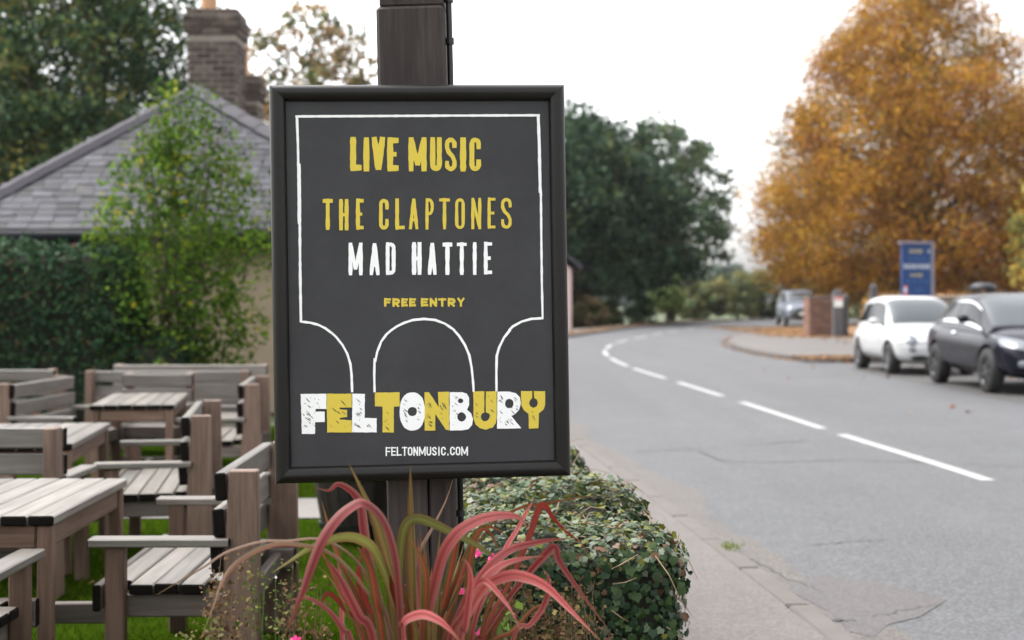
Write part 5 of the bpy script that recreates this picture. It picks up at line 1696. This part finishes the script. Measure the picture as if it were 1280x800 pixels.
wc.cab_patch('door_pillar', -.56, -.50, .88, .47, TRIM, .005)
wc.cab_patch('rear_side_window', lambda v: -1.44 + .26 * v, -.56, .86, .49, GLASS_SIDE)
wc.cab_patch('rear_window', -1.66, -1.40, .38, 0.0, GLASS)
wc.front('headlight', .50, .66, .105, .105, LAMP, .012, bulge=.03)
wc.front('driving_light', .50, .50, .065, .06, LAMP, .012, bulge=.02)
wc.front('air_intake', .36, .33, .17, .05, TRIM, .012)
wc.front('bonnet_gap', .42, .60, .30, .008, TRIM, .006, True, False)
wc.front('number_plate', 0, .43, .22, .05, PLATE, .014, False, False)
wc.front('bumper_gap', 0, .30, .20, .03, TRIM, .01, False, False)  # black trim strip low in the middle of the bumper
seam(wc, .62, .32, .90); seam(wc, -.56, .32, .92)
wc.side('door_handle', -.46, -.32, .78, .81, CHROME, .02)
wc.side('sill', -.85, .85, .215, .245, TRIM, .004)
wc.mirror(.52, .90, 1.0, WHITEP)

# dark crossover, half out of the picture
dc = Car('parked_car', 'dark navy crossover with bright chrome window line, cut by the picture edge', (8.10, 23.0, 0.004), R(-90), 4.28, 1.80,
         [(-2.14, .85, .45, .66), (-2.08, 1.0, .32, .78), (-1.8, 1.08, .27, .86), (-1.2, 1.07, .24, .90), (0, 1.03, .23, .90), (.75, 1.01, .23, .90), (1.2, .99, .23, .89), (1.6, .93, .23, .86), (1.9, .84, .23, .78), (2.06, .74, .25, .70), (2.12, .64, .28, .62), (2.14, .56, .33, .55)],
         [(-2.05, 1.06, .72, .52), (-1.8, 1.30, .76, .55), (-1.4, 1.46, .80, .57), (-.8, 1.535, .82, .59), (-.2, 1.54, .83, .60), (.15, 1.49, .83, .60), (.55, 1.34, .83, .62), (1.0, 1.10, .83, .69), (1.2, .99, .82, .74)],
         (-1.30, 1.31), .345, NAVYP, RIM_DK)
dc.cab_patch('windscreen', .18, 1.14, .40, 0.0, GLASS)
dc.cab_patch('side_window', -.45, lambda v: .82 - .50 * v, .82, .52, GLASS_SIDE)
dc.cab_patch('rear_side_window', lambda v: -1.45 + .16 * v, -.52, .82, .54, GLASS_SIDE)
dc.cab_patch('window_trim', -1.62, .92, .885, .83, CHROME, .008)
dc.cab_patch('roof_trim', -1.40, .42, .51, .485, CHROME, .008)
dc.cab_patch('quarter_trim', lambda v: -1.60 + .18 * v, lambda v: -1.47 + .16 * v, .84, .50, CHROME, .009)
dc.side('shoulder_sheen', -1.72, .66, lambda u: 1.0 + .03 * math.sin(PI * u), lambda u: 1.045 + .02 * math.sin(PI * u) - .03 * u, CHROME, .008)  # bright strip added to imitate the sky reflected on the body shoulder
dc.front('headlight', .60, .76, .20, .075, LAMP, .012, True, False, 0, lambda y, z: (y, z + (y - .6) * .22))
dc.front('grille', 0, .68, .30, .055, TRIM, .012, False, False)
dc.front('chrome_grille_bar', 0, .745, .30, .012, CHROME, .016, False, False)
dc.front('lower_grille', 0, .42, .42, .07, TRIM, .012, False, False)
dc.front('fog_light', .58, .47, .085, .055, LAMP, .014, bulge=.02)
dc.front('number_plate', 0, .55, .25, .055, PLATE, .02, False, False)
seam(dc, .85, .36, .98); seam(dc, -.48, .36, 1.02); seam(dc, -1.30, .75, 1.03)
dc.side('door_handle', -.38, -.2, .88, .91, CHROME, .02)
dc.side('wheel_arch_sill', -.92, .92, .25, .33, TRIM, .006)
dc.mirror(.62, 1.0, 1.12, NAVYP)

# silver car on the drive beyond the brick pier
sc_ = Car('parked_car', 'distant blue and silver estate car facing us, partly behind the brick pier', (P(1009, 0, 70).x, 72.2, 0.14), R(-93), 4.4, 1.86,
          [(-2.2, .9, .45, .7), (-2.1, 1.1, .35, .82), (-1.6, 1.15, .3, .9), (0, 1.13, .28, .93), (.9, 1.12, .28, .93), (1.4, 1.10, .28, .92), (1.9, 1.04, .28, .88), (2.1, .92, .3, .82), (2.18, .78, .36, .76), (2.2, .66, .42, .7)],
          [(-2.12, 1.3, .78, .64), (-1.9, 1.62, .8, .66), (-1.2, 1.76, .82, .68), (-.2, 1.78, .83, .68), (.3, 1.70, .83, .68), (.8, 1.40, .83, .7), (1.2, 1.12, .83, .76)],
          (-1.35, 1.35), .36, SILVP, RIM)
sc_.cab_patch('windscreen', .32, 1.12, .40, 0.0, GLASS)
sc_.cab_patch('side_window', -1.6, lambda v: .75 - .4 * v, .82, .52, GLASS_SIDE)
sc_.front('headlight', .62, .84, .16, .09, LAMP, .012, True, False)
sc_.front('bumper', 0, .56, .86, .22, TRIM, .006, False, False)
sc_.front('grille', 0, .80, .38, .09, TRIM, .012, False, False)
sc_.front('number_plate', 0, .60, .26, .06, PLATE, .02, False, False)
sc_.front('lower_grille', 0, .47, .55, .05, TRIM, .012, False, False)
sc_.mirror(.7, 1.02, 1.2, SILVP)

# ------------------------------------------------------------------ pier, posts, board, bin and wall across the road
BRICK = simple('red brick', (0.21, 0.108, 0.075), 0.9, var=0.5, scale=7, bmp=0.4, bscale=40, orand=0.45)
a, b = P(1012, 0, 51.6), P(1046, 0, 51.6)
zt = P(0, 371, 51.6).z
pr = empty('brick_pier', ((a.x + b.x) / 2, 52.1, 0.08)); tag(pr, 'weathered red brick pier at the corner of the drive', 'pillar')
po = Vector(pr.location)
core = MB().box((0, 0, (zt - .08) / 2), (b.x - a.x - .02, .98, zt - .08)).build('core', MORTAR, pr)
bricks(pr, po, a.x, b.x, 51.6, 52.6, 0.10, zt - .06, 0.245, 0.085, BRICK, 'flr', 0.02)
MB().box((0, 0, zt - .10), (b.x - a.x + .1, 1.1, .10)).build('coping', BRICK_DK, pr, bevel=.03)


def fence_post(label, px, px2, top, Y, notice=False):
    a, b = P(px, 0, Y), P(px2, 0, Y); w_ = b.x - a.x; h_ = P(0, top, Y).z - .08
    t = empty('fence_post', ((a.x + b.x) / 2, Y, .08)); tag(t, label, 'post', 'grey wooden posts along the verge')
    me = MB().box((0, 0, 0), (h_, w_, w_)).mesh('shaft', bevel=.015); me.materials.append(GREYWOOD)
    obj('shaft', me, None, t, (0, 0, h_ / 2), (0, -PI / 2, 0))
    MB().add([(-w_ * .5, -w_ * .5, h_), (w_ * .5, -w_ * .5, h_), (w_ * .5, w_ * .5, h_), (-w_ * .5, w_ * .5, h_), (0, 0, h_ + w_ * .5)], [(0, 1, 4), (1, 2, 4), (2, 3, 4), (3, 0, 4)]).build('cap', GREYWOOD, t)
    return t, w_, h_


RED = simple('red print', (0.55, 0.05, 0.04), 0.5)
t, w_, h_ = fence_post('grey timber gate post with a small white notice beside the brick pier', 1041, 1052.5, 366, 51.0)
nt_ = MB().box((0, -w_ / 2 - .012, h_ - .32), (w_ * .9, .02, .38)).build('notice', PLATE, t)
MB().box((0, -w_ / 2 - .025, h_ - .20), (w_ * .8, .006, .09)).build('notice_band', RED, nt_)
fence_post('grey timber post standing just right of the notice post', 1053.5, 1060, 370, 52.2)
fence_post('grey pointed post rising behind the roof of the white car', 1088, 1096, 358, 40)
WALLST = simple('low stone wall', (0.22, 0.17, 0.13), 0.95, var=0.4, scale=3, bmp=0.8, bscale=9, bdist=.04)
a, b = P(1105, 0, 36), P(1420, 0, 36)
wl_t = P(0, 369, 36).z
wr_ = empty('stone_wall', ((a.x + b.x) / 2, 36.3, .08)); tag(wr_, 'low brown stone wall behind the parked cars', 'wall')
MB().box((0, 0, (wl_t - .2) / 2), (b.x - a.x - .06, .34, wl_t - .2)).build('core', MORTAR, wr_)
stone_me = MB().box((0, 0, 0), (.40, .14, .17)).mesh('stone', bevel=.03)
nrow = int((wl_t - .16) / .185); wl_ = b.x - a.x
for r_ in range(nrow):
    x = -wl_ / 2 + (.1 if r_ % 2 else 0)
    while x < wl_ / 2 - .3:
        s_ = random.uniform(.75, 1.35)
        o = obj('stone', stone_me, WALLST, wr_, (x + .21 * s_, -.14 + random.uniform(-.015, .015), .095 + r_ * .185)); o.scale.x = s_
        x += .425 * s_
for k in range(int(wl_ / .6)):
    obj('coping_stone', stone_me, WALLST, wr_, (-wl_ / 2 + .3 + k * .6, 0, wl_t - .15), (0, 0, 0)).scale = (1.45, 3.1, .8)

# blue board on two posts
Yb = 35.0
BLUE = simple('blue board paint', (0.008, 0.040, 0.15), 0.5, var=0.1)
LBLUE = simple('light blue print', (0.02, 0.12, 0.30), 0.5)
GOLDP = simple('gold print', (0.55, 0.45, 0.15), 0.5)
CREAM = simple('cream print', (0.62, 0.66, 0.66), 0.5)
SILV = simple('pale grey frame', (0.22, 0.20, 0.235), 0.5, 0.0)
a, b = P(1127, 305, Yb), P(1167, 364, Yb)
bb = empty('roadside_board', ((a.x + b.x) / 2, Yb, .08), R(8)); tag(bb, 'blue advertising board with gold and white print standing beyond the white car', 'sign')
bwid, z0, z1 = b.x - a.x, b.z - .12 - .08, a.z - .08
MB().box((-.03, 0, (z0 + z1) / 2), (bwid - .06, .05, z1 - z0)).build('panel', BLUE, bb)
MB().box((-.05, -.02, z1 + .035), (bwid + .10, .12, .06)).build('top_rail', SILV, bb)
for x in (-bwid / 2 - .0, bwid / 2 - .01):
    MB().box((x, .01, z1 / 2), (.07 if x > 0 else .04, .09, z1)).build('upright', SILV if x > 0 else BLUE, bb)
rs = random.Random(9)


def print_row(zf, hf, x0, x1, m, cnt):
    mb = MB(); H_ = z1 - z0; x = x0
    for k in range(cnt):
        w_ = (x1 - x0) / cnt * .72
        xx = x0 + (x1 - x0) * (k + .5) / cnt - .03
        hh_ = hf * H_ * rs.uniform(.7, 1)
        mb.box((xx * bwid, -.027, z1 - zf * H_), (w_ * bwid * .55, .004, hh_))
        if k % 2: mb.box((xx * bwid + w_ * bwid * .2, -.027, z1 - (zf + .3 * hf) * H_), (w_ * bwid * .45, .0036, hh_ * .3))
    mb.build('lettering', m, bb)


print_row(.14, .09, -.26, .18, GOLDP, 5); print_row(.14, .05, .33, .44, CREAM, 1)
print_row(.43, .10, -.46, .44, CREAM, 9); print_row(.60, .07, -.24, .18, GOLDP, 5)
print_row(.29, .035, -.3, .3, LBLUE, 3); print_row(.72, .04, -.4, .42, LBLUE, 4); print_row(.88, .07, -.06, .2, LBLUE, 2)
MB().box((-.42 * bwid, -.03, z0 + .14), (.10, .008, .24)).build('red_notice', RED, bb)
MB().box((-.42 * bwid, -.036, z0 + .15), (.07, .004, .14)).build('notice_text_panel', CREAM, bb)

# hooded litter bin
bn = P(1229, 0, 29.5)
bt = empty('litter_bin', (bn.x, 33.2, .10)); bt.location.x = P(1229, 0, 33.2).x
tag(bt, 'black hooded litter bin showing above the dark car', 'bin')
zt = P(0, 353, 33.2).z - .10
BIN = simple('black bin plastic', (0.012, 0.014, 0.018), 0.45)
MB().lathe([(.22, 0), (.25, .1), (.27, zt - .33), (.24, zt - .33), (.22, .12)], 24).build('body', BIN, bt, smooth=50)
for k in range(4):
    a_ = PI / 4 + k * PI / 2
    MB().box((math.cos(a_) * .235, math.sin(a_) * .235, zt - .24), (.07, .07, .22)).build('hood_pillar', BIN, bt)
MB().lathe([(.0, zt - .01), (.15, zt - .015), (.25, zt - .05), (.30, zt - .10), (.30, zt - .15), (.0, zt - .15)], 24).build('hood', BIN, bt, smooth=50)

# small grey sign and pale posts by the far bend
sp_ = empty('street_sign', (P(779, 0, 82).x, 82, -.08)); tag(sp_, 'small pale grey sign on a thin pole beneath the evergreen tree', 'sign')
z_ = P(0, 372, 82).z + .08
MB().tube([(0, 0, 0), (0, 0, z_ + .2)], .035, 8).build('pole', SILV, sp_)
MB().box((0, -.05, z_), (.30, .02, .62)).build('panel', CREAM, sp_)
wp = empty('marker_post', (P(820, 0, 90).x, 90, -.08)); tag(wp, 'thin white marker post at the outside of the far bend', 'post')
MB().box((0, 0, .5), (.18, .14, 1.0)).build('shaft', CREAM, wp); MB().box((0, -.075, .8), (.14, .01, .12)).build('reflector', RED, wp)

# ------------------------------------------------------------------ fallen leaves
FALL = leaf_mat('fallen leaves', 0.7, 0.15, 0.2)
FP = np.array([(0.198, 0.088, 0.035), (0.253, 0.132, 0.049), (0.143, 0.061, 0.028), (0.275, 0.176, 0.070)])
sx, sy, sz = [], [], []


def scat(n_, fn):
    c = 0
    while c < n_:
        q = fn(); sx.append(q[0]); sy.append(q[1]); sz.append(q[2]); c += 1


gz = np.random.default_rng(5)
scat(2600, lambda: (gz.uniform(9.4, 13.2), gz.uniform(53, 69), .115))
scat(900, lambda: (gz.normal(11.0, .9), gz.normal(51.3, 1.3), .115))
for i in range(len(Rp) - 1):
    if 31 < Rp[i][1] < 60: scat(34 if Rp[i][1] < 35 else 9, lambda i=i: (Rp[i][0] - abs(gz.normal(0, .16)), Rp[i][1] + gz.uniform(-.6, .6), .012))
scat(900, lambda: (gz.uniform(6.6, 9.2), 32.6 + gz.normal(0, .55), .012 if False else .112))
scat(700, lambda: (gz.uniform(10, 16), gz.uniform(33, 51), .115))
scat(150, lambda: (gz.uniform(8.6, 9.5), gz.uniform(18, 31), .018))
scat(26, lambda: (gz.uniform(6.8, 9), gz.uniform(18, 31), .018))
scat(12, lambda: (gz.uniform(4.5, 6.8), gz.uniform(15, 31), .014))
for i in range(len(Lp) - 1):
    if 44 < Lp[i][1] < 96: scat(70, lambda i=i: (Lp[i][0] - .1 - abs(gz.normal(0, .5)), Lp[i][1] + gz.uniform(-.8, .8), .11))
pts = np.stack([sx, sy, sz], 1)
v_, f_, t_ = leaf_quads(pts, gz.uniform(.05, .13, len(pts)), FP[gz.choice(4, len(pts))] * gz.uniform(.7, 1.3, (len(pts), 1)), np.tile([0, 0, 1.0], (len(pts), 1)), 0.5, 0.75)
tag(obj('fallen_leaves', np_mesh('fallen_leaves', v_, f_, t_), FALL), 'orange and brown leaves drifted on the far pavement and kerb', 'leaves', kind='stuff')
lp_ = [(gz.uniform(-3.4, -.5), gz.uniform(4.8, 9.4), GZ + .03) for _ in range(38)]
v_, f_, t_ = leaf_quads(np.array(lp_), gz.uniform(.03, .055, 38), FP[gz.choice(4, 38)], np.tile([0, 0, 1.0], (38, 1)), .7, .6)
tag(obj('fallen_leaves', np_mesh('fallen_leaves', v_, f_, t_), FALL), 'a few yellow leaves scattered on the garden grass', 'leaves', kind='stuff')
# weeds in the kerb joint
wp_ = G(913, 688)
N = 60
th = gz.uniform(0, 2 * PI, N); c0 = np.array(wp_)[None] + np.stack([gz.normal(0, .03, N), gz.normal(0, .06, N), np.full(N, .016)], 1)
tp_ = c0 + np.stack([np.cos(th) * .02, np.sin(th) * .02, gz.uniform(.02, .05, N)], 1); dd = np.stack([-np.sin(th), np.cos(th), np.zeros(N)], 1) * .004
tag(obj('grass', np_mesh('grass', np.stack([c0 - dd, c0 + dd, tp_], 1).reshape(-1, 3), np.arange(3 * N).reshape(-1, 3), np.tile([.16, .2, .05], (3 * N, 1))), GRASS), 'small tuft of weeds growing in the kerb joint', 'weeds', kind='stuff')

# ------------------------------------------------------------------ thin autumn haze
m = bpy.data.materials.new('haze'); m.use_nodes = True
n, l = m.node_tree.nodes, m.node_tree.links
n.remove(n['Principled BSDF'])
pv = n.new('ShaderNodeVolumePrincipled'); pv.inputs['Color'].default_value = (0.93, 0.96, 1, 1); pv.inputs['Density'].default_value = 0.00012; pv.inputs['Anisotropy'].default_value = 0.2
l.new(pv.outputs[0], n['Material Output'].inputs['Volume'])
hz = MB().box((0, 90, 10.6), (420, 240, 24)).build('haze', m); hz['kind'] = 'stuff'; hz['label'] = 'thin pale haze over the road and trees'
